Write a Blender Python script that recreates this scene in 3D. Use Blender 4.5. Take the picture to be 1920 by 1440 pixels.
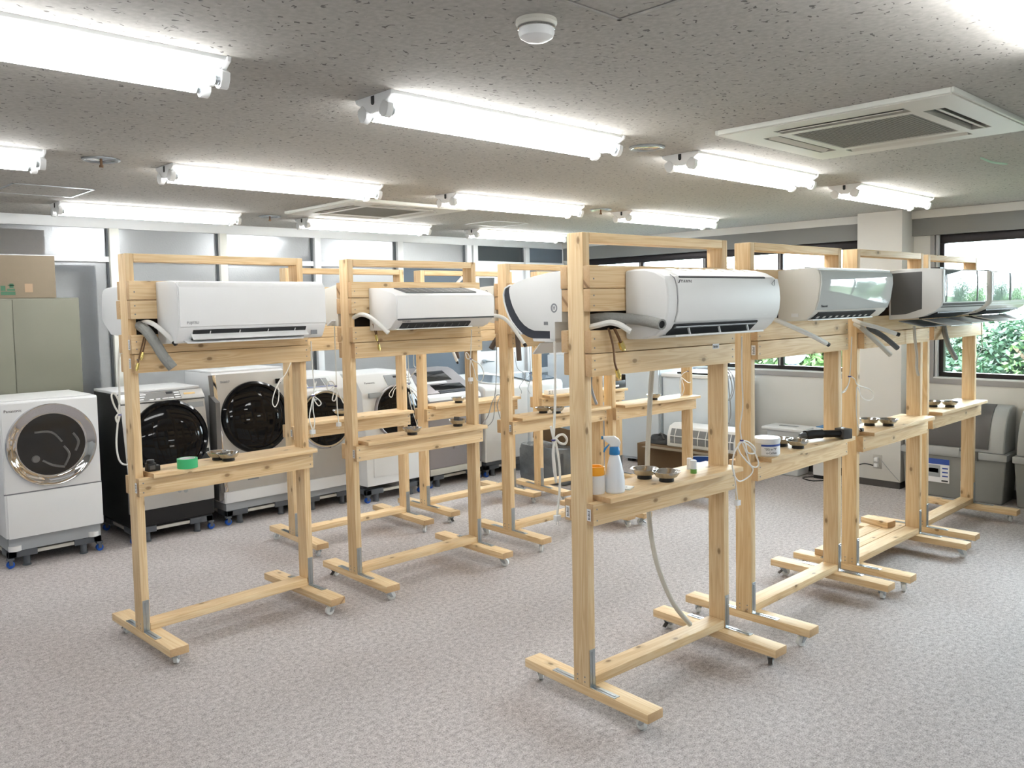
import bpy, bmesh, math, random
from mathutils import Vector, Matrix, noise as mnoise
random.seed(11)
scene = bpy.context.scene
for _o in list(bpy.data.objects):
    bpy.data.objects.remove(_o)
COL = scene.collection
R = math.radians

# ------------------------------------------------------------------ camera
YAW, PITCH, ROLL, EYE = R(44.275), R(3.438), R(1.130), 1.643
FOCAL = 1575.4
def camera():
    fw = Vector((math.sin(YAW)*math.cos(PITCH), math.cos(YAW)*math.cos(PITCH), -math.sin(PITCH)))
    rt = Vector((math.cos(YAW), -math.sin(YAW), 0))
    dn = fw.cross(rt)
    c, s = math.cos(ROLL), math.sin(ROLL)
    r2, d2 = c*rt + s*dn, -s*rt + c*dn
    up = -d2
    cd = bpy.data.cameras.new('camera')
    cd.sensor_width = 36; cd.lens = FOCAL*36/1920
    cd.shift_x = -24.7/1920; cd.shift_y = -53.6/1920
    cd.clip_start = .05; cd.clip_end = 200
    co = bpy.data.objects.new('camera', cd)
    m = Matrix((r2, up, -fw)).transposed().to_4x4()
    m.translation = (0, 0, EYE)
    co.matrix_world = m
    COL.objects.link(co); scene.camera = co
camera()

# ------------------------------------------------------------------ light and exposure
SKY = 17.0           # bright overcast sky outside the windows
TUBE = 14.5          # fluorescent tubes
w = bpy.data.worlds.new('world'); scene.world = w; w.use_nodes = True
nt = w.node_tree
bg = nt.nodes['Background']; bg.inputs[0].default_value = (.83, .915, 1.0, 1); bg.inputs[1].default_value = SKY
vs = scene.view_settings
vs.view_transform = 'Standard'; vs.look = 'None'; vs.gamma = 1; vs.exposure = 0.85
vs.use_curve_mapping = False
scene.cycles.use_denoising = True
scene.cycles.max_bounces = 8
scene.cycles.diffuse_bounces = 4
scene.cycles.glossy_bounces = 4
scene.cycles.transmission_bounces = 6
scene.cycles.sample_clamp_indirect = 8
def portal(y0, y1, z0, z1, x):
    ld = bpy.data.lights.new('window_portal', 'AREA'); ld.shape = 'RECTANGLE'
    ld.size = z1-z0; ld.size_y = y1-y0; ld.cycles.is_portal = True
    lo = bpy.data.objects.new('window_portal', ld); COL.objects.link(lo)
    lo.location = (x, (y0+y1)/2, (z0+z1)/2); lo.rotation_euler = (0, R(90), 0)

# ------------------------------------------------------------------ mesh helpers
class MB:
    def __init__(s): s.v = []; s.f = []; s.m = []
    def add(s, v, f, mi=0):
        n = len(s.v); s.v += [tuple(p) for p in v]
        for q in f: s.f.append([i+n for i in q]); s.m.append(mi)
        return s
    def box(s, lo, hi, mi=0):
        x0, y0, z0 = lo; x1, y1, z1 = hi
        return s.add([(x0,y0,z0),(x1,y0,z0),(x1,y1,z0),(x0,y1,z0),(x0,y0,z1),(x1,y0,z1),(x1,y1,z1),(x0,y1,z1)],
                     [(0,3,2,1),(4,5,6,7),(0,1,5,4),(1,2,6,5),(2,3,7,6),(3,0,4,7)], mi)
    def boxm(s, size, mat, mi=0):
        a, b, c = [q/2 for q in size]
        n = len(s.v); s.box((-a,-b,-c), (a,b,c), mi)
        for i in range(n, len(s.v)): s.v[i] = tuple(mat @ Vector(s.v[i]))
        return s
    def prism(s, poly, x0, x1, mi=0, axis='x'):
        n = len(poly)
        if axis == 'x': P = lambda a, q: (a, q[0], q[1])
        elif axis == 'y': P = lambda a, q: (q[0], a, q[1])
        else: P = lambda a, q: (q[0], q[1], a)
        v = [P(x0, q) for q in poly] + [P(x1, q) for q in poly]
        f = [tuple(range(n)), tuple(range(2*n-1, n-1, -1))] + [(i, (i+1) % n, n+(i+1) % n, n+i) for i in range(n)]
        return s.add(v, f, mi)
    def lathe(s, prof, n=24, mat=None, mi=0):
        """prof: list of (r,z) revolved about z"""
        mat = mat or Matrix()
        v = []; f = []; rows = []
        for r, z in prof:
            if r < 1e-6:
                rows.append([len(v)]); v.append(mat @ Vector((0, 0, z)))
            else:
                rows.append(list(range(len(v), len(v)+n)))
                v += [mat @ Vector((r*math.cos(2*math.pi*i/n), r*math.sin(2*math.pi*i/n), z)) for i in range(n)]
        for a, b in zip(rows, rows[1:]):
            for i in range(n):
                j = (i+1) % n
                if len(a) == 1 and len(b) == 1: continue
                if len(a) == 1: f.append((a[0], b[i], b[j]))
                elif len(b) == 1: f.append((a[i], a[j], b[0]))
                else: f.append((a[i], a[j], b[j], b[i]))
        return s.add(v, f, mi)
    def cyl(s, p0, p1, r, r1=None, n=12, mi=0):
        p0, p1 = Vector(p0), Vector(p1); d = p1-p0
        m = Matrix.Translation(p0) @ d.to_track_quat('Z', 'Y').to_matrix().to_4x4()
        L = d.length; r1 = r if r1 is None else r1
        return s.lathe([(0, 0), (r, 0), (r1, L), (0, L)], n, m, mi)
    def tube(s, pts, r, n=6, mi=0, sub=4, flat=1.0):
        P = smooth_path([Vector(p) for p in pts], sub)
        rings = []; up = Vector((0, 0, 1)); v = []; f = []
        prev = None
        for i, p in enumerate(P):
            t = (P[min(i+1, len(P)-1)] - P[max(i-1, 0)])
            if t.length < 1e-7: t = Vector((0, 0, -1))
            t.normalize()
            if prev is None:
                a = t.cross(Vector((.31, .77, .55))); a.normalize()
            else:
                a = prev - t*prev.dot(t)
                if a.length < 1e-6: a = t.cross(Vector((.31, .77, .55)))
                a.normalize()
            prev = a; b = t.cross(a)
            rings.append(len(v))
            v += [p + a*(r*math.cos(2*math.pi*k/n)) + b*(r*flat*math.sin(2*math.pi*k/n)) for k in range(n)]
        for a, b in zip(rings, rings[1:]):
            f += [(a+k, a+(k+1) % n, b+(k+1) % n, b+k) for k in range(n)]
        f.append(tuple(range(n))[::-1]); f.append(tuple(rings[-1]+k for k in range(n)))
        return s.add(v, f, mi)
    def mesh(s, name, mats, bevel=0, seg=2, angle=35, sharp=32):
        me = bpy.data.meshes.new(name)
        me.from_pydata(s.v, [], s.f)
        for m in (mats if isinstance(mats, (list, tuple)) else [mats]): me.materials.append(m)
        me.polygons.foreach_set('material_index', s.m)
        bm = bmesh.new(); bm.from_mesh(me)
        bmesh.ops.recalc_face_normals(bm, faces=bm.faces)
        if bevel:
            ed = [e for e in bm.edges if len(e.link_faces) == 2 and e.calc_face_angle(0) > R(angle)]
            bmesh.ops.bevel(bm, geom=ed, offset=bevel, segments=seg, affect='EDGES', profile=.6, clamp_overlap=True)
        bm.to_mesh(me); bm.free()
        me.polygons.foreach_set('use_smooth', [True]*len(me.polygons))
        me.set_sharp_from_angle(angle=R(sharp))
        me.update()
        return me

def smooth_path(P, sub):
    if len(P) < 3 or sub < 2: return P
    out = []
    for i in range(len(P)-1):
        p0 = P[max(i-1, 0)]; p1 = P[i]; p2 = P[i+1]; p3 = P[min(i+2, len(P)-1)]
        for k in range(sub):
            t = k/sub
            out.append(.5*((2*p1)+(p2-p0)*t+(2*p0-5*p1+4*p2-p3)*t*t+(3*p1-p0-3*p2+p3)*t**3))
    out.append(P[-1]); return out

def link(name, data, parent=None, loc=(0,0,0), rot=(0,0,0)):
    o = bpy.data.objects.new(name, data); COL.objects.link(o)
    if parent is not None: o.parent = parent
    o.location = loc; o.rotation_euler = rot
    return o
def part(name, mb, mats, parent=None, loc=(0,0,0), rot=(0,0,0), bevel=0, **k):
    return link(name, mb.mesh(name, mats, bevel, **k), parent, loc, rot)
MW = {}
def thing(name, label, cat, loc=(0,0,0), rz=0, group=None):
    o = bpy.data.objects.new(name, None); COL.objects.link(o)
    o.empty_display_size = .1; o.location = loc; o.rotation_euler = (0, 0, rz)
    o['label'] = label; o['category'] = cat
    if group: o['group'] = group
    MW[o.name] = Matrix.Translation(loc) @ Matrix.Rotation(rz, 4, 'Z')
    return o
def tag(o, label, cat, group=None):
    o['label'] = label; o['category'] = cat
    if group: o['group'] = group
    return o
def struct(o): o['kind'] = 'structure'; return o
def to_local(root, pts):
    inv = MW[root.name].inverted()
    return [inv @ Vector(p) for p in pts]

# ------------------------------------------------------------------ materials
def new_mat(name):
    m = bpy.data.materials.new(name); m.use_nodes = True
    return m, m.node_tree.nodes, m.node_tree.links, m.node_tree.nodes['Principled BSDF']
def mat(name, col, rough=.5, metal=0, spec=.5, coat=0, var=.04, vscale=8, emit=None, estr=0, alpha=1, trans=0, ior=1.45, bump=0, bscale=60, mixto=None):
    m, n, l, b = new_mat(name)
    b.inputs['Roughness'].default_value = rough; b.inputs['Metallic'].default_value = metal
    b.inputs['Specular IOR Level'].default_value = spec; b.inputs['Coat Weight'].default_value = coat
    b.inputs['Transmission Weight'].default_value = trans; b.inputs['IOR'].default_value = ior
    b.inputs['Alpha'].default_value = alpha
    tc = n.new('ShaderNodeTexCoord'); nz = n.new('ShaderNodeTexNoise'); nz.inputs['Scale'].default_value = vscale
    nz.inputs['Detail'].default_value = 3
    l.new(tc.outputs['Object'], nz.inputs['Vector'])
    mx = n.new('ShaderNodeMix'); mx.data_type = 'RGBA'
    c2 = mixto or tuple(min(1, q*(1+var)) for q in col)
    c1 = tuple(q*(1-var) for q in col) if mixto is None else col
    mx.inputs[6].default_value = (*c1, 1); mx.inputs[7].default_value = (*c2, 1)
    l.new(nz.outputs['Fac'], mx.inputs[0]); l.new(mx.outputs[2], b.inputs['Base Color'])
    if emit:
        b.inputs['Emission Color'].default_value = (*emit, 1); b.inputs['Emission Strength'].default_value = estr
    if bump:
        n2 = n.new('ShaderNodeTexNoise'); n2.inputs['Scale'].default_value = bscale; n2.inputs['Detail'].default_value = 4
        l.new(tc.outputs['Object'], n2.inputs['Vector'])
        bp = n.new('ShaderNodeBump'); bp.inputs['Strength'].default_value = bump; bp.inputs['Distance'].default_value = .01
        l.new(n2.outputs['Fac'], bp.inputs['Height']); l.new(bp.outputs[0], b.inputs['Normal'])
    return m
def ramp(n, stops):
    r = n.new('ShaderNodeValToRGB'); e = r.color_ramp.elements
    while len(e) < len(stops): e.new(.5)
    for q, (p, c) in zip(e, stops): q.position = p; q.color = (*c, 1) if len(c) == 3 else c
    return r
def math_node(n, l, op, a, b=None):
    k = n.new('ShaderNodeMath'); k.operation = op
    for i, v in enumerate((a, b)):
        if v is None: continue
        if isinstance(v, (int, float)): k.inputs[i].default_value = v
        else: l.new(v, k.inputs[i])
    return k.outputs[0]

def wood_mat(name='pine_timber', warm=1.0):
    m, n, l, b = new_mat(name)
    tc = n.new('ShaderNodeTexCoord'); oi = n.new('ShaderNodeObjectInfo')
    cx = n.new('ShaderNodeCombineXYZ')
    for i, k in enumerate((37.0, 11.0, 23.0)): l.new(math_node(n, l, 'MULTIPLY', oi.outputs['Random'], k), cx.inputs[i])
    va = n.new('ShaderNodeVectorMath'); va.operation = 'ADD'
    l.new(tc.outputs['Object'], va.inputs[0]); l.new(cx.outputs[0], va.inputs[1])
    def mapped(sc):
        mp = n.new('ShaderNodeMapping'); mp.inputs['Scale'].default_value = sc
        l.new(va.outputs[0], mp.inputs['Vector']); return mp.outputs[0]
    # knots
    vo = n.new('ShaderNodeTexVoronoi'); vo.inputs['Scale'].default_value = 1; vo.voronoi_dimensions = '2D'
    sv = n.new('ShaderNodeSeparateXYZ'); l.new(va.outputs[0], sv.inputs[0])
    kv = n.new('ShaderNodeCombineXYZ')
    l.new(math_node(n, l, 'MULTIPLY', sv.outputs[0], 5.0), kv.inputs[0])
    l.new(math_node(n, l, 'MULTIPLY', math_node(n, l, 'ADD', sv.outputs[1], sv.outputs[2]), 8.5), kv.inputs[1])
    l.new(kv.outputs[0], vo.inputs['Vector'])
    sep = n.new('ShaderNodeSeparateColor'); l.new(vo.outputs['Color'], sep.inputs[0])
    has = math_node(n, l, 'GREATER_THAN', sep.outputs[0], .62)
    kn = ramp(n, [(0, (1, 1, 1)), (.055, (.85, .85, .85)), (.085, (.22, .22, .22)), (.22, (0, 0, 0))])
    l.new(vo.outputs['Distance'], kn.inputs[0])
    knot = math_node(n, l, 'MULTIPLY', kn.outputs[0], has)
    # grain bent round the knots
    nz = n.new('ShaderNodeTexNoise'); nz.inputs['Scale'].default_value = 1; nz.inputs['Detail'].default_value = 2
    nz.inputs['Distortion'].default_value = .6
    l.new(mapped((1.3, 22, 22)), nz.inputs['Vector'])
    bend = math_node(n, l, 'ADD', nz.outputs['Fac'], math_node(n, l, 'MULTIPLY', knot, .25))
    wv = math_node(n, l, 'SINE', math_node(n, l, 'MULTIPLY', bend, 42.0))
    fine = n.new('ShaderNodeTexNoise'); fine.inputs['Scale'].default_value = 1; fine.inputs['Detail'].default_value = 4
    l.new(mapped((5, 260, 260)), fine.inputs['Vector'])
    tone = n.new('ShaderNodeTexNoise'); tone.inputs['Scale'].default_value = 3; l.new(mapped((.7, 3, 3)), tone.inputs['Vector'])
    f = math_node(n, l, 'ADD', math_node(n, l, 'MULTIPLY', wv, .16), math_node(n, l, 'ADD', math_node(n, l, 'MULTIPLY', fine.outputs['Fac'], .45), math_node(n, l, 'MULTIPLY', tone.outputs['Fac'], .5)))
    cr = ramp(n, [(.18, (.84*warm, .67, .44)), (.55, (.75*warm, .555, .335)), (.9, (.62*warm, .42, .225))])
    l.new(f, cr.inputs[0])
    # piece-to-piece tone
    hv = n.new('ShaderNodeHueSaturation'); l.new(cr.outputs[0], hv.inputs['Color'])
    l.new(math_node(n, l, 'MULTIPLY_ADD', oi.outputs['Random'], .16), hv.inputs['Value'])
    hv.inputs['Value'].links[0].from_node.inputs[2].default_value = .93
    hv.inputs['Saturation'].default_value = 1.07
    # end grain (faces across the length)
    sx = n.new('ShaderNodeSeparateXYZ'); l.new(tc.outputs['Normal'], sx.inputs[0])
    endf = math_node(n, l, 'GREATER_THAN', math_node(n, l, 'ABSOLUTE', sx.outputs[0]), .9)
    mx0 = n.new('ShaderNodeMix'); mx0.data_type = 'RGBA'; mx0.inputs[7].default_value = (.52, .335, .18, 1)
    l.new(math_node(n, l, 'MULTIPLY', endf, .75), mx0.inputs[0]); l.new(hv.outputs[0], mx0.inputs[6])
    mx = n.new('ShaderNodeMix'); mx.data_type = 'RGBA'; mx.inputs[7].default_value = (.20, .105, .045, 1)
    l.new(math_node(n, l, 'MULTIPLY', knot, .85), mx.inputs[0]); l.new(mx0.outputs[2], mx.inputs[6])
    l.new(mx.outputs[2], b.inputs['Base Color'])
    b.inputs['Roughness'].default_value = .55; b.inputs['Specular IOR Level'].default_value = .3
    bp = n.new('ShaderNodeBump'); bp.inputs['Strength'].default_value = .15; bp.inputs['Distance'].default_value = .002
    l.new(fine.outputs['Fac'], bp.inputs['Height']); l.new(bp.outputs[0], b.inputs['Normal'])
    return m

def carpet_mat():
    m, n, l, b = new_mat('carpet')
    tc = n.new('ShaderNodeTexCoord')
    def nz(s, d=3):
        k = n.new('ShaderNodeTexNoise'); k.inputs['Scale'].default_value = s; k.inputs['Detail'].default_value = d
        l.new(tc.outputs['Object'], k.inputs['Vector']); return k.outputs['Fac']
    a = nz(170, 4); c = nz(45, 3); d = nz(.8, 2)
    f = math_node(n, l, 'ADD', math_node(n, l, 'MULTIPLY', a, .62), math_node(n, l, 'MULTIPLY', c, .38))
    cr = ramp(n, [(.33, (.235, .208, .200)), (.45, (.41, .375, .367)), (.52, (.505, .468, .460)), (.64, (.67, .635, .622))])
    l.new(f, cr.inputs[0])
    mx = n.new('ShaderNodeMix'); mx.data_type = 'RGBA'; mx.blend_type = 'MULTIPLY'
    cr2 = ramp(n, [(.35, (.93, .91, .90)), (.65, (1, 1, 1))]); l.new(d, cr2.inputs[0])
    mx.inputs[0].default_value = 1; l.new(cr.outputs[0], mx.inputs[6]); l.new(cr2.outputs[0], mx.inputs[7])
    l.new(mx.outputs[2], b.inputs['Base Color'])
    b.inputs['Roughness'].default_value = .85; b.inputs['Specular IOR Level'].default_value = .25
    bp = n.new('ShaderNodeBump'); bp.inputs['Strength'].default_value = .35; bp.inputs['Distance'].default_value = .004
    l.new(a, bp.inputs['Height']); l.new(bp.outputs[0], b.inputs['Normal'])
    return m

def ceiling_mat():
    m, n, l, b = new_mat('rockwool_ceiling')
    tc = n.new('ShaderNodeTexCoord')
    nz = n.new('ShaderNodeTexNoise'); nz.inputs['Scale'].default_value = 26; nz.inputs['Detail'].default_value = 2
    l.new(tc.outputs['Object'], nz.inputs['Vector'])
    ad = n.new('ShaderNodeVectorMath'); ad.operation = 'MULTIPLY_ADD'
    l.new(nz.outputs['Color'], ad.inputs[0]); ad.inputs[1].default_value = (.05, .05, 0); l.new(tc.outputs['Object'], ad.inputs[2])
    masks = []
    for sc, rot, th in (((46, 118, 1), .5, .19), ((112, 50, 1), .2, .17)):
        mp = n.new('ShaderNodeMapping'); mp.inputs['Scale'].default_value = sc; mp.inputs['Rotation'].default_value = (0, 0, rot)
        l.new(ad.outputs[0], mp.inputs['Vector'])
        vo = n.new('ShaderNodeTexVoronoi'); vo.inputs['Scale'].default_value = .5; l.new(mp.outputs[0], vo.inputs['Vector'])
        sp = n.new('ShaderNodeSeparateColor'); l.new(vo.outputs['Color'], sp.inputs[0])
        masks.append(math_node(n, l, 'MULTIPLY', math_node(n, l, 'LESS_THAN', vo.outputs['Distance'], th), math_node(n, l, 'GREATER_THAN', sp.outputs[0], .45)))
    fl = math_node(n, l, 'MAXIMUM', masks[0], masks[1])
    n3 = n.new('ShaderNodeTexNoise'); n3.inputs['Scale'].default_value = 55; n3.inputs['Detail'].default_value = 4; l.new(tc.outputs['Object'], n3.inputs['Vector'])
    cr = ramp(n, [(.3, (.365, .352, .328)), (.7, (.45, .437, .41))]); l.new(n3.outputs['Fac'], cr.inputs[0])
    mx = n.new('ShaderNodeMix'); mx.data_type = 'RGBA'; mx.inputs[7].default_value = (.075, .07, .066, 1)
    l.new(math_node(n, l, 'MULTIPLY', fl, .8), mx.inputs[0]); l.new(cr.outputs[0], mx.inputs[6]); l.new(mx.outputs[2], b.inputs['Base Color'])
    b.inputs['Roughness'].default_value = .9
    bp = n.new('ShaderNodeBump'); bp.inputs['Strength'].default_value = .4; bp.inputs['Distance'].default_value = .004
    l.new(n3.outputs['Fac'], bp.inputs['Height']); l.new(bp.outputs[0], b.inputs['Normal'])
    return m

def emit_mat(name, col, s):
    m, n, l, b = new_mat(name)
    b.inputs['Base Color'].default_value = (.9, .9, .9, 1)
    b.inputs['Emission Color'].default_value = (*col, 1); b.inputs['Emission Strength'].default_value = s
    return m

def frosted_mat():
    m, n, l, b = new_mat('frosted_glass')
    b.inputs['Base Color'].default_value = (.74, .77, .80, 1)
    b.inputs['Roughness'].default_value = .55; b.inputs['Transmission Weight'].default_value = .9; b.inputs['IOR'].default_value = 1.25
    b.inputs['Specular IOR Level'].default_value = .5
    tc = n.new('ShaderNodeTexCoord'); nz = n.new('ShaderNodeTexNoise'); nz.inputs['Scale'].default_value = 90
    l.new(tc.outputs['Object'], nz.inputs['Vector'])
    bp = n.new('ShaderNodeBump'); bp.inputs['Strength'].default_value = .3; bp.inputs['Distance'].default_value = .004
    l.new(nz.outputs['Fac'], bp.inputs['Height']); l.new(bp.outputs[0], b.inputs['Normal'])
    return m

def leaf_mat(name, c1, c2):
    m, n, l, b = new_mat(name)
    g = n.new('ShaderNodeNewGeometry')
    cr = ramp(n, [(0, c1), (1, c2)]); l.new(g.outputs['Random Per Island'], cr.inputs[0])
    l.new(cr.outputs[0], b.inputs['Base Color']); b.inputs['Roughness'].default_value = .5
    b.inputs['Subsurface Weight'].default_value = 0
    return m

M = {}
M['wood'] = wood_mat()
M['carpet'] = carpet_mat(); M['ceil'] = ceiling_mat()
M['wall'] = mat('painted_wall', (.70, .69, .66), .7, var=.03, vscale=3, bump=.08, bscale=120)
M['grey_band'] = mat('grey_blind_box', (.24, .24, .235), .6)
M['dark_frame'] = mat('bronze_aluminium', (.022, .018, .02), .35, .4)
M['sash_grey'] = mat('grey_sash', (.34, .33, .33), .45)
M['alu'] = mat('cream_aluminium', (.70, .71, .66), .4, var=.03)
M['alu_white'] = mat('white_aluminium', (.70, .72, .735), .35, var=.02)
M['alu_dark'] = mat('dark_gasket', (.09, .10, .11), .5)
M['frost'] = frosted_mat()
M['darkglass'] = mat('dark_glass', (.055, .065, .07), .08, 0, .6)
M['blueglass'] = mat('blue_grey_glass', (.14, .17, .205), .1, 0, .6)
M['panel_grey'] = mat('grey_wall_panel', (.36, .39, .43), .45)
M['white'] = mat('white_plastic', (.82, .83, .84), .33, var=.015)
M['white2'] = mat('satin_white_plastic', (.80, .805, .80), .5, var=.015)
M['cream'] = mat('aged_white_plastic', (.76, .745, .69), .4, var=.02)
M['beige'] = mat('beige_plastic', (.56, .535, .485), .42, var=.02)
M['greige'] = mat('grey_plastic_side', (.13, .13, .13), .6)
M['gloss'] = mat('gloss_white_panel', (.62, .65, .64), .05, 0, .5, coat=.3, var=.01)
M['mirror'] = mat('mirror_panel', (.30, .335, .335), .03, .12, 1.0, coat=1, var=.01)
M['navy'] = mat('charcoal_trim', (.035, .04, .055), .35)
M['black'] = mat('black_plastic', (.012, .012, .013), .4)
M['slot'] = mat('dark_slot', (.02, .022, .025), .6)
M['grille'] = mat('grey_grille', (.10, .105, .11), .5)
M['zinc'] = mat('zinc_steel', (.47, .51, .54), .3, 1, var=.12, vscale=30)
M['chrome'] = mat('chrome', (.62, .62, .64), .05, 1, var=.02)
M['steel'] = mat('stainless_steel', (.56, .56, .55), .2, 1, var=.05)
M['nylon'] = mat('white_nylon', (.80, .82, .82), .4)
M['brass'] = mat('brass', (.75, .60, .22), .25, 1)
M['copper'] = mat('copper_dark', (.20, .11, .06), .45, .6)
M['cord'] = mat('white_cord', (.80, .79, .75), .5)
M['cord_grey'] = mat('grey_cord', (.36, .38, .40), .5)
M['hose'] = mat('white_hose', (.78, .78, .75), .5, bump=.1)
M['hose_beige'] = mat('beige_hose', (.58, .56, .50), .55)
M['foam'] = mat('grey_pipe_foam', (.30, .305, .29), .8, bump=.5, bscale=140)
M['foam_dark'] = mat('dark_pipe_foam', (.12, .125, .13), .8, bump=.4, bscale=140)
M['brown_foam'] = mat('brown_tape', (.10, .075, .065), .7)
M['tie'] = mat('blue_tie', (.06, .06, .22), .5)
M['tape_green'] = mat('green_tape', (.06, .50, .20), .35)
M['orange'] = mat('orange_plastic', (.95, .42, .03), .4)
M['blue'] = mat('blue_plastic', (.02, .20, .50), .35)
M['bluewheel'] = mat('blue_caster', (.015, .09, .45), .35)
M['navyplastic'] = mat('navy_bucket', (.02, .07, .26), .3)
M['frosted_white'] = mat('translucent_white_plastic', (.80, .84, .90), .35, var=.01)
M['silver'] = mat('silver_paint', (.52, .51, .49), .35, .35, var=.03)
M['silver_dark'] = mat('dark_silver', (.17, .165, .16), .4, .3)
M['mauve'] = mat('mauve_silver', (.36, .335, .345), .35, .3)
M['blackglass'] = mat('black_glass', (.005, .005, .006), .05, 0, .3)
M['smoke'] = mat('smoked_glass_door', (.03, .028, .027), .06, 0, .4)
M['cabinet'] = mat('olive_steel_cabinet', (.185, .185, .142), .45, var=.03)
M['card'] = mat('cardboard', (.22, .178, .125), .8, var=.05, vscale=20)
M['card_dark'] = mat('brown_cardboard', (.15, .095, .05), .8, var=.08, vscale=6)
M['print_green'] = mat('green_print', (.06, .15, .09), .8)
M['paper'] = mat('white_paper', (.85, .85, .86), .6)
M['ink'] = mat('dark_ink', (.03, .03, .035), .6)
M['ink_grey'] = mat('grey_ink', (.22, .23, .25), .6)
M['ink_blue'] = mat('blue_ink', (.04, .09, .38), .6)
M['bin'] = mat('grey_bin', (.245, .245, .23), .5, var=.03)
M['bin_lid'] = mat('light_grey_lid', (.40, .41, .41), .42, var=.03)
M['bin_dark'] = mat('dark_grey_lid', (.085, .08, .078), .4)
M['stand'] = mat('grey_stand_plastic', (.10, .11, .125), .5)
M['fridge'] = mat('pale_blue_grey_enamel', (.62, .68, .74), .35, var=.02)
M['plastic_wrap'] = mat('wrapped_grey', (.15, .17, .19), .10, 0, 1.0, var=.4, vscale=6, bump=1.0, bscale=16)
M['hatch'] = mat('hatch_trim', (.30, .29, .275), .5)
M['tube'] = emit_mat('fluorescent_tube', (1, 1, .985), TUBE)
M['enamel'] = mat('white_enamel', (.88, .89, .90), .4, var=.01)
M['cassette'] = mat('cream_cassette', (.58, .565, .51), .45, var=.02)
M['cassette_grille'] = mat('cassette_grille', (.23, .222, .198), .7)
M['wire'] = mat('dark_slat', (.05, .045, .04), .6)
M['globe'] = mat('globe_glass', (.17, .185, .21), .3)
M['lamp_blue'] = mat('blue_grey_post', (.03, .05, .11), .5)
M['bark'] = mat('bark', (.16, .11, .075), .9)
M['grass'] = mat('outdoor_ground', (.05, .08, .03), .9, var=.3, vscale=2)
M['house'] = mat('house_wall', (.75, .75, .74), .8)
M['leaf1'] = leaf_mat('leaf_mid', (.018, .055, .015), (.065, .135, .04))
M['leaf2'] = leaf_mat('leaf_dark', (.010, .036, .020), (.048, .105, .048))
M['leaf3'] = leaf_mat('leaf_light', (.035, .085, .022), (.095, .165, .05))
def pane_mat():
    m, n, l, b = new_mat('window_pane')
    tr = n.new('ShaderNodeBsdfTransparent'); tr.inputs[0].default_value = (.95, .98, .97, 1)
    gl = n.new('ShaderNodeBsdfGlossy'); gl.inputs['Roughness'].default_value = .02
    fr = n.new('ShaderNodeFresnel'); fr.inputs['IOR'].default_value = 1.45
    mx = n.new('ShaderNodeMixShader')
    l.new(fr.outputs[0], mx.inputs[0]); l.new(tr.outputs[0], mx.inputs[1]); l.new(gl.outputs[0], mx.inputs[2])
    l.new(mx.outputs[0], n['Material Output'].inputs['Surface'])
    return m
M['pane'] = pane_mat()

# ================================================================== THE ROOM
HC = 2.378           # ceiling height
XW = 7.50            # window wall, inner face
YP = 6.96            # glazed partition
X0, Y0 = -2.2, -2.2  # walls behind the camera
WZ0, WZ1 = .95, 2.17 # window opening
W1Y = (3.30, 6.80)   # left bay
W2Y = (-1.30, 2.69)  # right bay

struct(part('floor', MB().box((X0-.1, Y0-.1, -.1), (XW+.12, YP+.04, 0)), M['carpet']))
struct(part('ceiling', MB().box((X0-.1, Y0-.1, HC), (XW+.12, YP+.04, HC+.1)), M['ceil']))
struct(part('wall_left', MB().box((X0-.1, Y0-.1, 0), (X0, YP, HC)), M['wall']))
struct(part('wall_front', MB().box((X0, Y0-.1, 0), (XW, Y0, HC)), M['wall']))
wr = MB()
wr.box((XW, Y0, 0), (XW+.12, YP+.04, WZ0)).box((XW, Y0, WZ1), (XW+.12, YP+.04, HC))
for a, b in ((Y0, W2Y[0]), (W2Y[1], W1Y[0]), (W1Y[1], YP+.04)):
    wr.box((XW, a, WZ0), (XW+.12, b, WZ1))
struct(part('wall_right', wr, M['wall']))
PY0, PY1, PX = 2.865, 3.25, 7.25
p = struct(part('wall_pillar', MB().box((PX, PY0, .06), (XW, PY1, HC)), M['wall'], bevel=.004))
part('skirting', MB().box((PX+.008, PY0+.008, 0), (XW, PY1-.008, .06)), M['bin_dark'], p)
# cornice and grey blind box above the windows
for i, (a, b) in enumerate(((Y0, PY0), (PY1, YP)), 1):
    struct(part('trim_%d' % i, MB().box((7.44, a, 2.31), (XW, b, HC)), M['wall'], bevel=.003))
    struct(part('trim_%d' % (i+2), MB().box((7.46, a, 2.165), (XW+.02, b, 2.31)), M['grey_band'], bevel=.002))
struct(part('baseboard_right', MB().box((XW-.012, Y0, 0), (XW, YP, .07)), M['bin_dark']))

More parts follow.
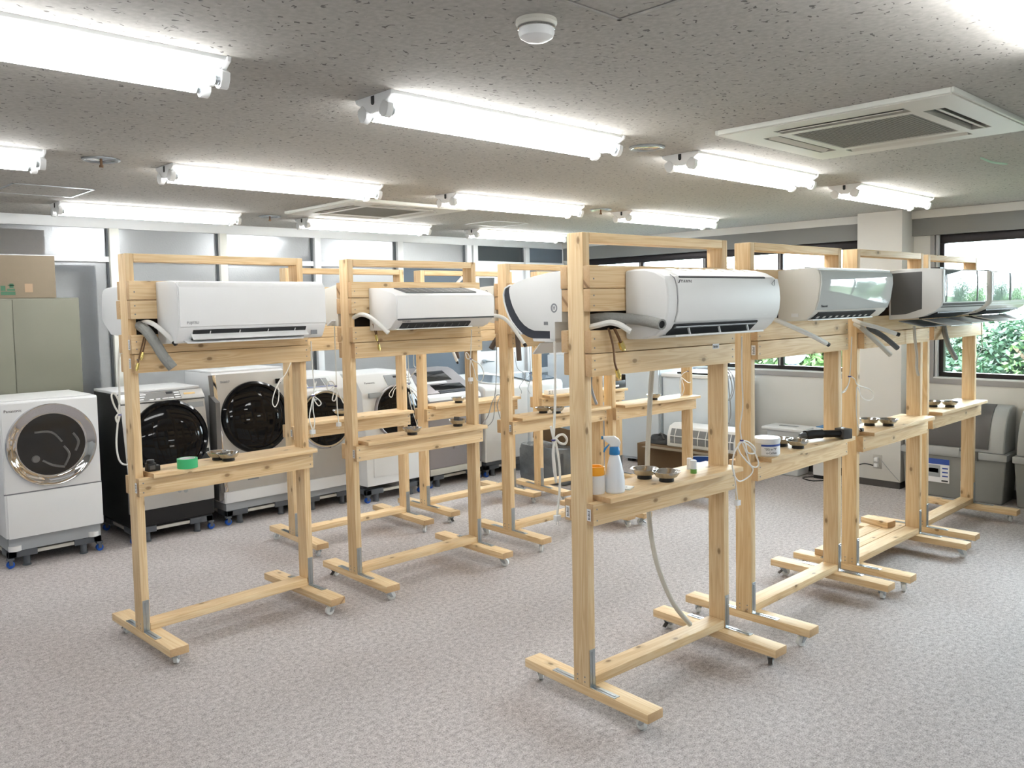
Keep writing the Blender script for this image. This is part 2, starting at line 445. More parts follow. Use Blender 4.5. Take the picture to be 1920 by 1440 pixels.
def window(n, ys, label_mull):
    y0, y1 = ys
    fr = MB()
    x0, x1 = XW-.012, XW+.02       # grey surround
    fr.box((x0, y0-.035, WZ0-.045), (x1, y1+.035, WZ0)).box((x0, y0-.035, WZ1-.005), (x1, y1+.035, WZ1+.02))
    fr.box((x0, y0-.035, WZ0), (x1, y0, WZ1)).box((x0, y1, WZ0), (x1, y1+.035, WZ1))
    o = struct(part('window_%d' % n, fr, M['sash_grey'], bevel=.002))
    sill = MB().box((XW-.01, y0, WZ0), (XW+.07, y1, WZ0+.012)); part('sill', sill, M['alu_white'], o)
    for a, b in ((y0, y0+.02), (y1-.02, y1)): part('reveal', MB().box((XW+.02, a, WZ0+.012), (XW+.06, b, WZ1-.005)), M['alu_white'], o)
    d = MB()
    xa, xb = XW+.06, XW+.12
    d.box((xa, y0, WZ0+.012), (xb, y1, WZ0+.05)).box((xa, y0, WZ1-.075), (xb, y1, WZ1))
    d.box((xa, y0, WZ0+.05), (xb, y0+.055, WZ1-.075)).box((xa, y1-.055, WZ0+.05), (xb, y1, WZ1-.075))
    part('outer_frame', d, M['dark_frame'], o, bevel=.003)
    edges = [y0+.055] + label_mull + [y1-.055]
    for q in label_mull:
        part('mullion', MB().box((xa+.005, q-.028, WZ0+.05), (xb-.01, q+.028, WZ1-.075)), M['dark_frame'], o, bevel=.003)
        part('catch_strip', MB().box((xa, q-.006, WZ0+.05), (xa+.006, q+.010, WZ1-.075)), M['sash_grey'], o)
    for a, b in zip(edges, edges[1:]):
        part('pane', MB().box((XW+.095, a, WZ0+.05), (XW+.1, b, WZ1-.075)), M['pane'], o)
window(1, W1Y, [4.16, 5.02, 5.87])
window(2, W2Y, [.02, 1.36])
portal(W1Y[0], W1Y[1], WZ0, WZ1, XW+.125)
portal(W2Y[0], W2Y[1], WZ0, WZ1, XW+.125)

# ---- glazed partition (wall_back)
pt = MB()
pt.box((X0, YP, 2.30), (XW, YP+.06, HC))                # head rail
wb = struct(part('wall_back', pt, M['alu_white'], bevel=.003))
part('lower_rail', MB().box((X0, YP-.002, .84), (XW, YP+.062, .90)), M['alu_white'], wb)
mull = [.47, 1.38, 2.32, 3.20, 4.105, 5.04, 5.95, 6.04, 6.83]
for i, q in enumerate(mull):
    wdt = .032 if i not in (2,) else .036
    part('mullion', MB().box((q-wdt, YP-.03, 0), (q+wdt, YP+.07, 2.30)), M['alu'] if i in (2, 3) else M['alu_white'], wb, bevel=.004)
    part('gasket', MB().box((q-wdt-.014, YP+.005, .9), (q-wdt, YP+.05, 2.30)), M['alu_dark'], wb)
edges = [X0] + mull + [XW]
for k, (a, b) in enumerate(zip(edges, edges[1:])):
    a2, b2 = a+.036, b-.036
    if b2-a2 < .05: continue
    trz = (2.04, 2.083) if k < 7 else (2.085, 2.135)
    part('transom', MB().box((a2, YP-.004, trz[0]), (b2, YP+.064, trz[1])), M['alu_white'], wb, bevel=.003)
    up = M['frost'] if k < 7 else (M['darkglass'] if k == 8 else M['blueglass'])
    part('pane', MB().box((a2, YP+.022, trz[1]), (b2, YP+.028, 2.30)), up, wb)
    if k == 8: continue                                        # the door
    lo = M['frost'] if k < 6 else M['blueglass']
    part('pane', MB().box((a2, YP+.022, .90), (b2, YP+.028, trz[0])), lo, wb)
    part('panel', MB().box((a2, YP+.01, 0), (b2, YP+.05, .84)), M['panel_grey'], wb)
dr = struct(part('door_1', MB().box((6.076, YP-.006, .01), (6.10, YP+.03, 2.085)).box((6.33, YP-.006, .01), (6.794, YP+.03, 2.085))
    .box((6.10, YP-.006, .01), (6.33, YP+.03, 1.14)).box((6.10, YP-.006, 1.95), (6.33, YP+.03, 2.085)), M['alu_white']))
part('door_pane', MB().box((6.10, YP+.01, 1.14), (6.33, YP+.016, 1.95)), M['frost'], dr)
hd = MB().cyl((6.14, YP-.006, 1.03), (6.14, YP-.05, 1.03), .022, n=16).tube([(6.14, YP-.05, 1.03), (6.18, YP-.055, 1.03), (6.25, YP-.05, 1.03)], .010, 8)
part('door_handle', hd, M['zinc'], dr)

# ---- the room behind the partition: white walls, tubes, what shows through the frosted glass
br = MB().box((X0, 9.6, 0), (XW, 9.7, 2.6)).box((X0, YP+.06, HC), (XW, 9.6, 2.6)).box((X0-.1, YP+.06, 0), (X0, 9.6, 2.6)).box((5.96, YP+.08, 0), (6.0, 9.6, HC)).box((XW, YP+.06, 0), (XW+.1, 9.7, 2.6))
struct(part('wall_corridor', br, M['wall']))
struct(part('floor_corridor', MB().box((X0, YP+.06, -.1), (XW, 9.6, 0)), M['carpet']))
o = part('cardboard_box', MB().box((1.2, 7.02, 2.02), (1.86, 7.3, 2.27)), M['card_dark'])
tag(o, 'dark brown box seen blurred through the top left frosted pane', 'box')
o2 = part('storage_shelf', MB().box((.9, 7.02, 1.97), (2.2, 7.4, 2.02)).box((.9, 7.02, 0), (.94, 7.4, 1.97)).box((2.16, 7.02, 0), (2.2, 7.4, 1.97)).box((.94, 7.02, 1.0), (2.16, 7.4, 1.03)), M['stand'])
tag(o2, 'dark shelf unit behind the frosted glass under the brown box', 'shelf')
fn = thing('wall_fan', 'pale round fan disc showing behind a partition mullion', 'fan', (4.17, 7.12, 2.02))
part('guard', MB().lathe([(.125, -.012), (.14, -.012), (.14, .012), (.125, .012), (.125, -.012)], 32, Matrix.Rotation(R(90), 4, 'X')), M['sash_grey'], fn)
part('disc', MB().lathe([(0, -.01), (.125, -.01), (.125, .01), (0, .01)], 32, Matrix.Rotation(R(90), 4, 'X')), M['alu_white'], fn)
part('stem', MB().cyl((0, .02, 0), (0, .25, 0), .015), M['sash_grey'], fn)
part('mount', MB().cyl((0, .25, .48), (0, .25, 0), .015), M['sash_grey'], fn)

# ================================================================== OUTSIDE
struct(part('ground_outside', MB().box((XW+.12, -40, -3.3), (60, 60, -3.2)), M['grass']))
def leaves(rx, ry, rz, n, size, rnd):
    v = []; f = []
    lobes = [(Vector((rnd.uniform(-.6, .6)*rx, rnd.uniform(-.6, .6)*ry, rnd.uniform(-.6, .75)*rz)), rnd.uniform(.35, .6)) for _ in range(11)]
    for _ in range(n):
        c, k = rnd.choice(lobes)
        d = Vector((rnd.gauss(0, 1), rnd.gauss(0, 1), rnd.gauss(0, 1))).normalized()*(rnd.random()**.35)*k
        p = c + Vector((d.x*rx, d.y*ry, d.z*rz))
        a = Vector((rnd.gauss(0, 1), rnd.gauss(0, 1), rnd.gauss(0, .6))).normalized()
        b = a.cross(Vector((rnd.gauss(0, 1), rnd.gauss(0, 1), rnd.gauss(0, 1)))).normalized()
        s = size*rnd.uniform(.6, 1.3); i = len(v)
        v += [p-a*s, p+b*s*.45, p+a*s, p-b*s*.45]; f.append((i, i+1, i+2, i+3))
    me = bpy.data.meshes.new('foliage'); me.from_pydata(v, [], f); return me
def tree(x, y, z, rx, rz, mk, label, n=15000, size=.05):
    rnd = random.Random(int(x*131+y*17))
    t = thing('garden_tree', label, 'tree', (x, y, -3.2), group='trees outside the windows')
    me = leaves(rx, rx*1.1, rz, n, size, rnd); me.materials.append(M[mk])
    o = link('foliage', me, t, (0, 0, z+3.2)); o['kind'] = 'stuff'
    tr = MB().tube([(0, 0, 0), (.05, .03, (z+3.2)*.5), (-.04, .08, z+3.2), (.1, 0, z+3.2+rz*.5)], .07, 7)
    for k in range(4):
        a = k*1.7; tr.tube([(0, 0, z+2.7), (math.cos(a)*rx*.3, math.sin(a)*rx*.3, z+3.2), (math.cos(a)*rx*.6, math.sin(a)*rx*.6, z+3.2+rz*.4)], .022, 5)
    part('trunk', tr, M['bark'], t)
tree(12.4, 3.9, .25, 1.25, 1.15, 'leaf2', 'blue-green leafy tree filling the right window beside the last rack post')
tree(12.0, 2.6, .55, 1.2, 1.15, 'leaf3', 'yellow-green leafy tree at the right edge of the right window')
tree(14.5, 4.6, .2, 1.7, 1.25, 'leaf1', 'mid-green tree behind the others in the right window')
tree(14.4, 7.0, .1, 1.5, 1.3, 'leaf3', 'pale green tree in the left window between mullion and pillar', size=.075)
tree(14.2, 8.4, .0, 1.9, 1.3, 'leaf3', 'pale green tree behind the round globe lamp', size=.075)
tree(16.0, 11.4, .0, 2.0, 1.2, 'leaf1', 'green tree low in the far left window')
tree(12.8, .6, .7, 1.5, 1.3, 'leaf1', 'green tree reflected in the mirror-fronted air conditioner')
tree(13.5, -1.8, 1.0, 1.7, 1.35, 'leaf2', 'dark tree to the right of the right window view')
gl = thing('street_lamp', 'round white globe lamp on a blue-grey post outside the left window', 'lamp', (11, 5.86, -3.2))
part('post', MB().cyl((0, 0, 0), (0, 0, 3.95), .05, n=12).cyl((0, 0, 3.82), (0, 0, 3.92), .075, n=12), M['lamp_blue'], gl)
part('globe', MB().lathe([(0, -.2)]+[(.2*math.cos(a), .2*math.sin(a)) for a in [R(q) for q in range(-75, 90, 15)]]+[(0, .2)], 20, Matrix.Translation((0, 0, 4.12))), M['globe'], gl)
hs = thing('garden_house', 'small grey-roofed white house beyond the garden, seen only in reflections', 'house', (30, -3.5, -4.2))
part('walls', MB().box((-2, -2, 0), (2, 2, 4.2)), M['house'], hs)
part('roof', MB().prism([(-2.3, 4.2), (2.3, 4.2), (0, 5.9)], -2.3, 2.3), M['sash_grey'], hs)
for yy in (-1.1, .5): part('window', MB().box((-2.03, yy, 2.6), (-2.0, yy+.8, 3.6)), M['darkglass'], hs)

# ================================================================== CEILING
def light_mesh():
    body = MB().prism([(-.105, 0), (.105, 0), (.10, -.010), (.018, -.054), (-.018, -.054), (-.10, -.010)], -.612, .612)
    ends = MB()
    ends.prism([(-.110, 0), (.110, 0), (.106, -.014), (.022, -.060), (-.022, -.060), (-.106, -.014)], .612, .6245)
    hole = MB().prism([(.0085*math.cos(R(q)), -.026+.0085*math.sin(R(q))) for q in range(180, 361, 20)]+[(.0085, -.004), (-.0085, -.004)], .6246, .627)
    tube = MB().cyl((-.588, 0, 0), (.588, 0, 0), .0162, n=12)
    sock = MB().prism([(.016, .030), (.024, .010), (.024, -.012), (.016, -.022), (0, -.026), (-.016, -.022), (-.024, -.012), (-.024, .010), (-.016, .030)], 0, .026)
    return (body.mesh('light_body', M['enamel'], .002), ends.mesh('end_cap', M['enamel'], .002), hole.mesh('cable_hole', M['black']),
            tube.mesh('tube', M['tube']), sock.mesh('lamp_socket', M['white'], .003), MB().cyl((0, 0, 0), (.014, 0, 0), .0165, n=12).mesh('tube_cap', M['zinc']))
LM = light_mesh()
def ceiling_light(x, y, label, rz=0):
    t = thing('ceiling_light', label, 'ceiling light', (x, y, HC), rz, 'twin-tube ceiling lights')
    link('light_body', LM[0], t)
    for e in (0, R(180)): ec = link('end_cap', LM[1], t, (0, 0, 0), (0, 0, e)); link('cable_hole', LM[2], ec)
    for s in (-1, 1):
        ty, tz = s*.064, -.060
        tb = link('tube', LM[3], t, (0, ty, tz))
        link('tube_cap', LM[5], tb, (-.602, 0, 0)); link('tube_cap', LM[5], tb, (.588, 0, 0))
        for e in (-1, 1):
            link('lamp_socket', LM[4], t, (e*.602 - (.026 if e < 0 else 0), ty, tz), (s*R(-30), 0, 0))
ordx = ['leftmost', 'second from the left', 'third from the left', 'fourth from the left']
for r, (yy, rn) in enumerate(((.628, 'in the row over the camera'), (2.47, 'in the nearest row in view'), (4.312, 'in the middle row'), (6.155, 'in the back row by the partition'))):
    for k in range(4):
        if r == 0 and k > 1: continue
        ceiling_light(.5125+1.809*k, yy, 'twin-tube white ceiling light %s, %s' % (rn, ordx[k]))

for xx, nm in ((2.50, 'first'), (4.0, 'second'), (5.40, 'third')):
    ceiling_light(xx, 8.15, 'twin-tube light glowing through the frosted partition, %s from the left' % nm, R(90))

def cassette(x, y, label):
    t = thing('ceiling_air_conditioner', label, 'air conditioner', (x, y, HC))
    h = .475
    fr = MB()
    # frame ring with four louvre openings: built from bars
    def bar(a, b, c, d): fr.box((a, b, -.024), (c, d, 0))
    bar(-h, -h, h, -h+.06); bar(-h, h-.06, h, h); bar(-h, -h+.06, -h+.06, h-.06); bar(h-.06, -h+.06, h, h-.06)
    bar(-.27, -.27, .27, -.255); bar(-.27, .255, .27, .27); bar(-.27, -.255, -.255, .255); bar(.255, -.255, .27, .255)
    g = h-.06
    for sx in (-1, 1):
        for sy in (-1, 1):
            a, c = sorted((sx*.27, sx*g)); b, d = sorted((sy*.27, sy*g)); bar(a, b, c, d)
    for s in (-1, 1):
        a, b = sorted((s*.27, s*.30)); bar(-.27, a, .27, b); bar(a, -.27, b, .27)
        a, b = sorted((s*.38, s*g)); bar(-.27, a, .27, b); bar(a, -.27, b, .27)
    part('panel_frame', fr, M['cassette'], t)
    part('rim', MB().box((-h-.012, -h-.012, -.020), (h+.012, -h, 0)).box((-h-.012, h, -.020), (h+.012, h+.012, 0)).box((-h-.012, -h, -.020), (-h, h, 0)).box((h, -h, -.020), (h+.012, h, 0)), M['alu'], t, bevel=.004)
    gr = MB().box((-.255, -.255, -.018), (.255, .255, -.006))
    gp = part('grille', gr, M['cassette_grille'], t)
    sl = MB()
    for k in range(34):
        q = -.248+k*.015; sl.box((-.25, q, -.0195), (.25, q+.008, -.018))
    part('grille_slats', sl, M['cassette_grille'], gp)
    part('recess', MB().box((-g, -g, -.004), (g, g, -.001)), M['wire'], t)
    for s in (-1, 1):
        part('louvre', MB().boxm((.52, .030, .004), Matrix.Translation((0, s*.345, -.020)) @ Matrix.Rotation(-s*R(24), 4, 'X')), M['cassette'], t)
        part('louvre', MB().boxm((.030, .52, .004), Matrix.Translation((s*.345, 0, -.020)) @ Matrix.Rotation(s*R(24), 4, 'Y')), M['cassette'], t)
    return t
cassette(3.66, 1.565, 'cream square ceiling cassette at the top right with its louvres open')
cassette(3.64, 5.30, 'cream square ceiling cassette above the middle rack near the partition')

def downlight(x, y, label, stem=True):
    t = thing('recessed_downlight', label, 'downlight', (x, y, HC))
    part('ring', MB().lathe([(.062, -.001), (.085, -.001), (.085, -.006), (.075, -.010), (.062, -.006), (.062, -.001)], 28), M['zinc'], t)
    part('reflector', MB().lathe([(.062, -.004), (.05, .0), (.0, -.0005)], 28), M['chrome'], t)
    if stem: part('pendant_pin', MB().cyl((0, .0, 0), (0, 0, -.03), .006, n=8).cyl((0, 0, -.03), (0, 0, -.04), .010, n=8), M['copper'], t)
downlight(3.24, 2.47, 'round chrome downlight at the right end of the big centre ceiling light', False)
downlight(1.40, 4.31, 'round chrome downlight at the upper left with a small hanging pin')
downlight(5.07, 4.32, 'round chrome downlight between the two middle-row ceiling lights')
downlight(3.22, 6.14, 'round chrome downlight in the back row above the partition')
em = thing('emergency_lamp', 'round cream emergency lamp with a clear lens on the near ceiling', 'lamp', (1.585, 1.56, HC))
part('base', MB().lathe([(0, 0), (.053, 0), (.054, -.010), (.050, -.017), (0, -.017)], 32), M['cassette'], em)
part('lens', MB().lathe([(.046, -.017), (.047, -.034), (.043, -.044), (.03, -.052), (.012, -.055), (0, -.0555)], 32), M['white'], em)
part('chrome_band', MB().lathe([(.0465, -.017), (.0485, -.019), (.0485, -.023), (.0470, -.024), (.0465, -.017)], 32), M['chrome'], em)
def hatch(x0, y0, x1, y1, label, m):
    t = thing('ceiling_hatch', label, 'hatch', ((x0+x1)/2, (y0+y1)/2, HC))
    a, b = (x1-x0)/2, (y1-y0)/2; e = .012
    part('hatch_frame', MB().box((-a, -b, -.004), (a, -b+e, 0)).box((-a, b-e, -.004), (a, b, 0)).box((-a, -b, -.004), (-a+e, b, 0)).box((a-e, -b, -.004), (a, b, 0)), m, t)
    part('hatch_panel', MB().box((-a+e+.004, -b+e+.004, -.0025), (a-e-.004, b-e-.004, 0)), M['ceil'], t)
hatch(1.29, .96, 1.745, 1.415, 'square ceiling hatch with a dark trim at the top centre', M['hatch'])
hatch(1.27, 5.37, 1.705, 5.82, 'square ceiling hatch with a shiny trim at the far left', M['zinc'])
hatch(4.93, 5.42, 5.37, 5.81, 'square ceiling hatch with a white trim near the back right', M['alu_white'])
tp = part('ceiling_tape', MB().tube([(4.90, 1.53, HC-.002), (5.05, 1.52, HC-.012), (5.26, 1.505, HC-.002)], .006, 5, flat=.3), mat('pale_green_tape', (.45, .62, .50), .5))
tag(tp, 'thin strip of pale green tape hanging from the ceiling at the right', 'tape')

# ================================================================== WOODEN RACKS
RK = {'R4': (2.470, 2.243, R(-3.41)), 'R5': (3.621, 2.192, R(-.86)), 'R6': (4.697, 2.149, R(-.73)), 'R7': (5.801, 2.166, R(-.25)),
      'R1': (1.432, 4.198, R(1.71)), 'R2': (2.632, 4.178, R(-1.49)), 'R3': (2.808, 5.211, R(-2.46)), 'R8': (3.944, 5.220, R(-1.41)),
      'R9': (3.884, 4.197, R(-2.21)), 'R10': (5.03, 5.04, R(-8.5)), 'R12': (4.872, 4.105, R(-4.5))}
LEN, FOOT, TOP, ZF = .945, .704, 1.923, .098
TW, TT = .089, .038
def l2w(rk, x, y, z):
    gx, gy, t = RK[rk]; c, s = math.cos(t), math.sin(t)
    return Vector((gx+c*x-s*y, gy+s*x+c*y, z))
_tm = {}
def timber(L, a=TW, b=TT, bev=.004):
    k = (round(L, 4), a, b)
    if k not in _tm:
        _tm[k] = MB().box((-L/2, -a/2, -b/2), (L/2, a/2, b/2)).mesh('timber', M['wood'], bev, 2)
    return _tm[k]
br_ = MB()
br_.box((-.015, -.003, 0), (.015, 0, .155)).box((-.015, -.135, 0), (.015, 0, .003))
br_.box((-.004, -.0055, .01), (.004, -.003, .145)).box((-.004, -.125, .003), (.004, -.01, .0055))
BRACKET = br_.mesh('corner_bracket', M['zinc'], .0008, 1)
fk = MB()
fk.box((-.026, -.024, -.004), (.026, .024, 0)).cyl((0, 0, -.004), (0, 0, -.014), .016, n=14)
for s in (-1, 1): fk.prism([(-.013, -.012), (.013, -.012), (.026, -.042), (.012, -.042), (-.010, -.022)], s*.013-.0015, s*.013+.0015, axis='y')
fk.box((-.013, -.0145, -.016), (.013, .0145, -.012))
FORK = fk.mesh('fork', M['zinc'], .0008, 1)
BRAKE = MB().boxm((.034, .02, .006), Matrix.Translation((-.012, 0, -.034)) @ Matrix.Rotation(R(-35), 4, 'Y')).mesh('brake_pedal', M['bin_dark'], .001, 1)
WHEEL = MB().lathe([(0, -.0105), (.018, -.0105), (.0235, -.009), (.0245, 0), (.0235, .009), (.018, .0105), (0, .0105)], 20, Matrix.Rotation(R(90), 4, 'X')).mesh('wheel', M['nylon'])
stk = MB().box((0, -.011, -.024), (.0008, .011, .024), 0)
for k in range(7): stk.box((-.0006, -.007, -.018+k*.0052), (0, .005-(k % 3)*.002, -.018+k*.0052+.0026), 1)
STICK = stk.mesh('price_sticker', [M['paper'], M['ink']])
scr = MB()
for z in (1.675, 1.74, 1.59+.045, 1.505, 1.47, 1.42, 1.385, .83, .785):
    for x in (.02, LEN-.018): scr.cyl((x, -.0826, z), (x, -.0834, z), .0035, n=8)
for x in (.012, .026):
    for z in (.115, .135): scr.cyl((.0004, -.02+(x-.012)*3, z), (-.0006, -.02+(x-.012)*3, z), .0035, n=8)
SCREWS = scr.mesh('screw_heads', M['ink_grey'])
ZS0, ZS1, ZT = .764, .853, .874

GAP_SHADE = MB().box((TT+.001, .038, 1.525), (LEN-TT-.001, .042, 1.625))  # black sheet added behind the plank gap, stands in for the shade inside
def rack(rk, label, boards=True, seed=0, stick=(0, 2)):
    rnd = random.Random(seed)
    gx, gy, th = RK[rk]
    t = thing('wooden_rack', label, 'rack', (gx, gy, 0), th, 'pine racks on casters')
    ph = TOP-ZF
    for x in (TT/2, LEN-TT/2): link('post', timber(ph), t, (x, 0, ZF+ph/2), (0, R(-90), 0))
    for i, x in enumerate((TW/2, LEN-TW/2)):
        link('foot', timber(FOOT), t, (x, 0, ZF-TT/2), (0, 0, R(90)))
        for s in (-1, 1):
            a = rnd.uniform(0, 360)
            c = link('caster', FORK, t, (x, s*(FOOT/2-.055), ZF-TT), (0, 0, R(a)))
            w_ = link('wheel', WHEEL, c, (.018, 0, -.0355)); 
            if rnd.random() < .35: link('brake_pedal', BRAKE, c)
            xb = TT/2 if i == 0 else LEN-TT/2
            link('corner_bracket', BRACKET, t, (xb, s*TW/2, ZF), (0, 0, 0 if s < 0 else R(180)))
    link('stretcher', timber(LEN-2*TT), t, (LEN/2, 0, ZF+TT/2))
    link('top_rail', timber(LEN-2*TT), t, (LEN/2, 0, TOP-TT/2))
    yo = TW/2+TT/2
    for s in (-1, 1):
        for k, z in enumerate((1.748, 1.6565, 1.4925, 1.401)):
            link('plank', timber(LEN+rnd.uniform(-.004, .004)*0), t, (LEN/2+rnd.uniform(-.004, .004)+(.006 if k == 3 else 0), s*(yo+.0005), z), (R(-90), 0, 0))
        link('shelf_apron', timber(LEN), t, (LEN/2, s*yo, (ZS0+ZS1)/2), (R(-90), 0, 0))
    link('shelf_board', timber(LEN-.05, .215, ZT-ZS1, .002), t, (LEN/2+.03, -.0165, (ZT+ZS1)/2))
    part('gap_shade_sheet', GAP_SHADE, M['black'], t)
    o = link('screw_heads', SCREWS, t); o['kind'] = 'stuff'
    for k in stick:
        z = ((1.746, 1.6575, 1.4915, 1.403, (ZS0+ZS1)/2))[k]
        link('price_sticker', STICK, t, (-.0075, -.064, z))
    return t
r1 = rack('R1', 'pine rack at the far left with green tape on its shelf', seed=1, stick=(2, 3, 4))
r2 = rack('R2', 'pine rack at middle left carrying the squared white air conditioner', seed=2, stick=(4,))
r3 = rack('R3', 'pine rack behind the far left rack, in front of the black-door washers', seed=3, stick=(4,))
r8 = rack('R8', 'pine rack in the back row in front of the mauve top-loading washer', seed=4, stick=())
r9 = rack('R9', 'pine rack just left of the front right rack, partly hidden by its rear air conditioner', seed=5, stick=(1, 4))
r10 = rack('R10', 'pine rack farthest back with a power strip on its shelf', seed=6, stick=())
r12 = rack('R12', 'pine rack seen between the posts of the front right rack', seed=7, stick=())
r4 = rack('R4', 'nearest pine rack at front right with a spray bottle on its shelf', seed=8, stick=(4,))
r5 = rack('R5', 'second pine rack of the right row, with a white tub on its shelf', seed=9, stick=(3,))
r6 = rack('R6', 'third pine rack of the right row, with extra boards across its base', seed=10, stick=())
r7 = rack('R7', 'last pine rack of the right row by the grey storage bins', seed=12, stick=())
for k in (1, 2): link('base_board', timber(LEN-.03), r6, (LEN/2+.02, .093*k, ZF+TT/2+.001))
link('base_block', timber(.20), r6, (LEN-.12, .19, ZF+TT*1.5+.002), (0, 0, R(80)))
# the rear stickers on the front right rack
link('price_sticker', STICK, r4, (-.0005, .064, .80))
link('price_sticker', STICK, r4, (.80, -.0838, 1.44), (R(90), 0, R(90)))

# ================================================================== TEXT
def text_mesh(txt, size, m, depth=.0006, shear=0):
    cu = bpy.data.curves.new('lettering', 'FONT'); cu.body = txt; cu.size = size; cu.extrude = depth; cu.shear = shear; cu.resolution_u = 3
    ob = bpy.data.objects.new('lettering', cu); COL.objects.link(ob)
    dg = bpy.context.evaluated_depsgraph_get()
    me = bpy.data.meshes.new_from_object(ob.evaluated_get(dg))
    bpy.data.objects.remove(ob); bpy.data.curves.remove(cu)
    me.transform(Matrix.Rotation(R(90), 4, 'X')); me.materials.clear(); me.materials.append(m)
    return me

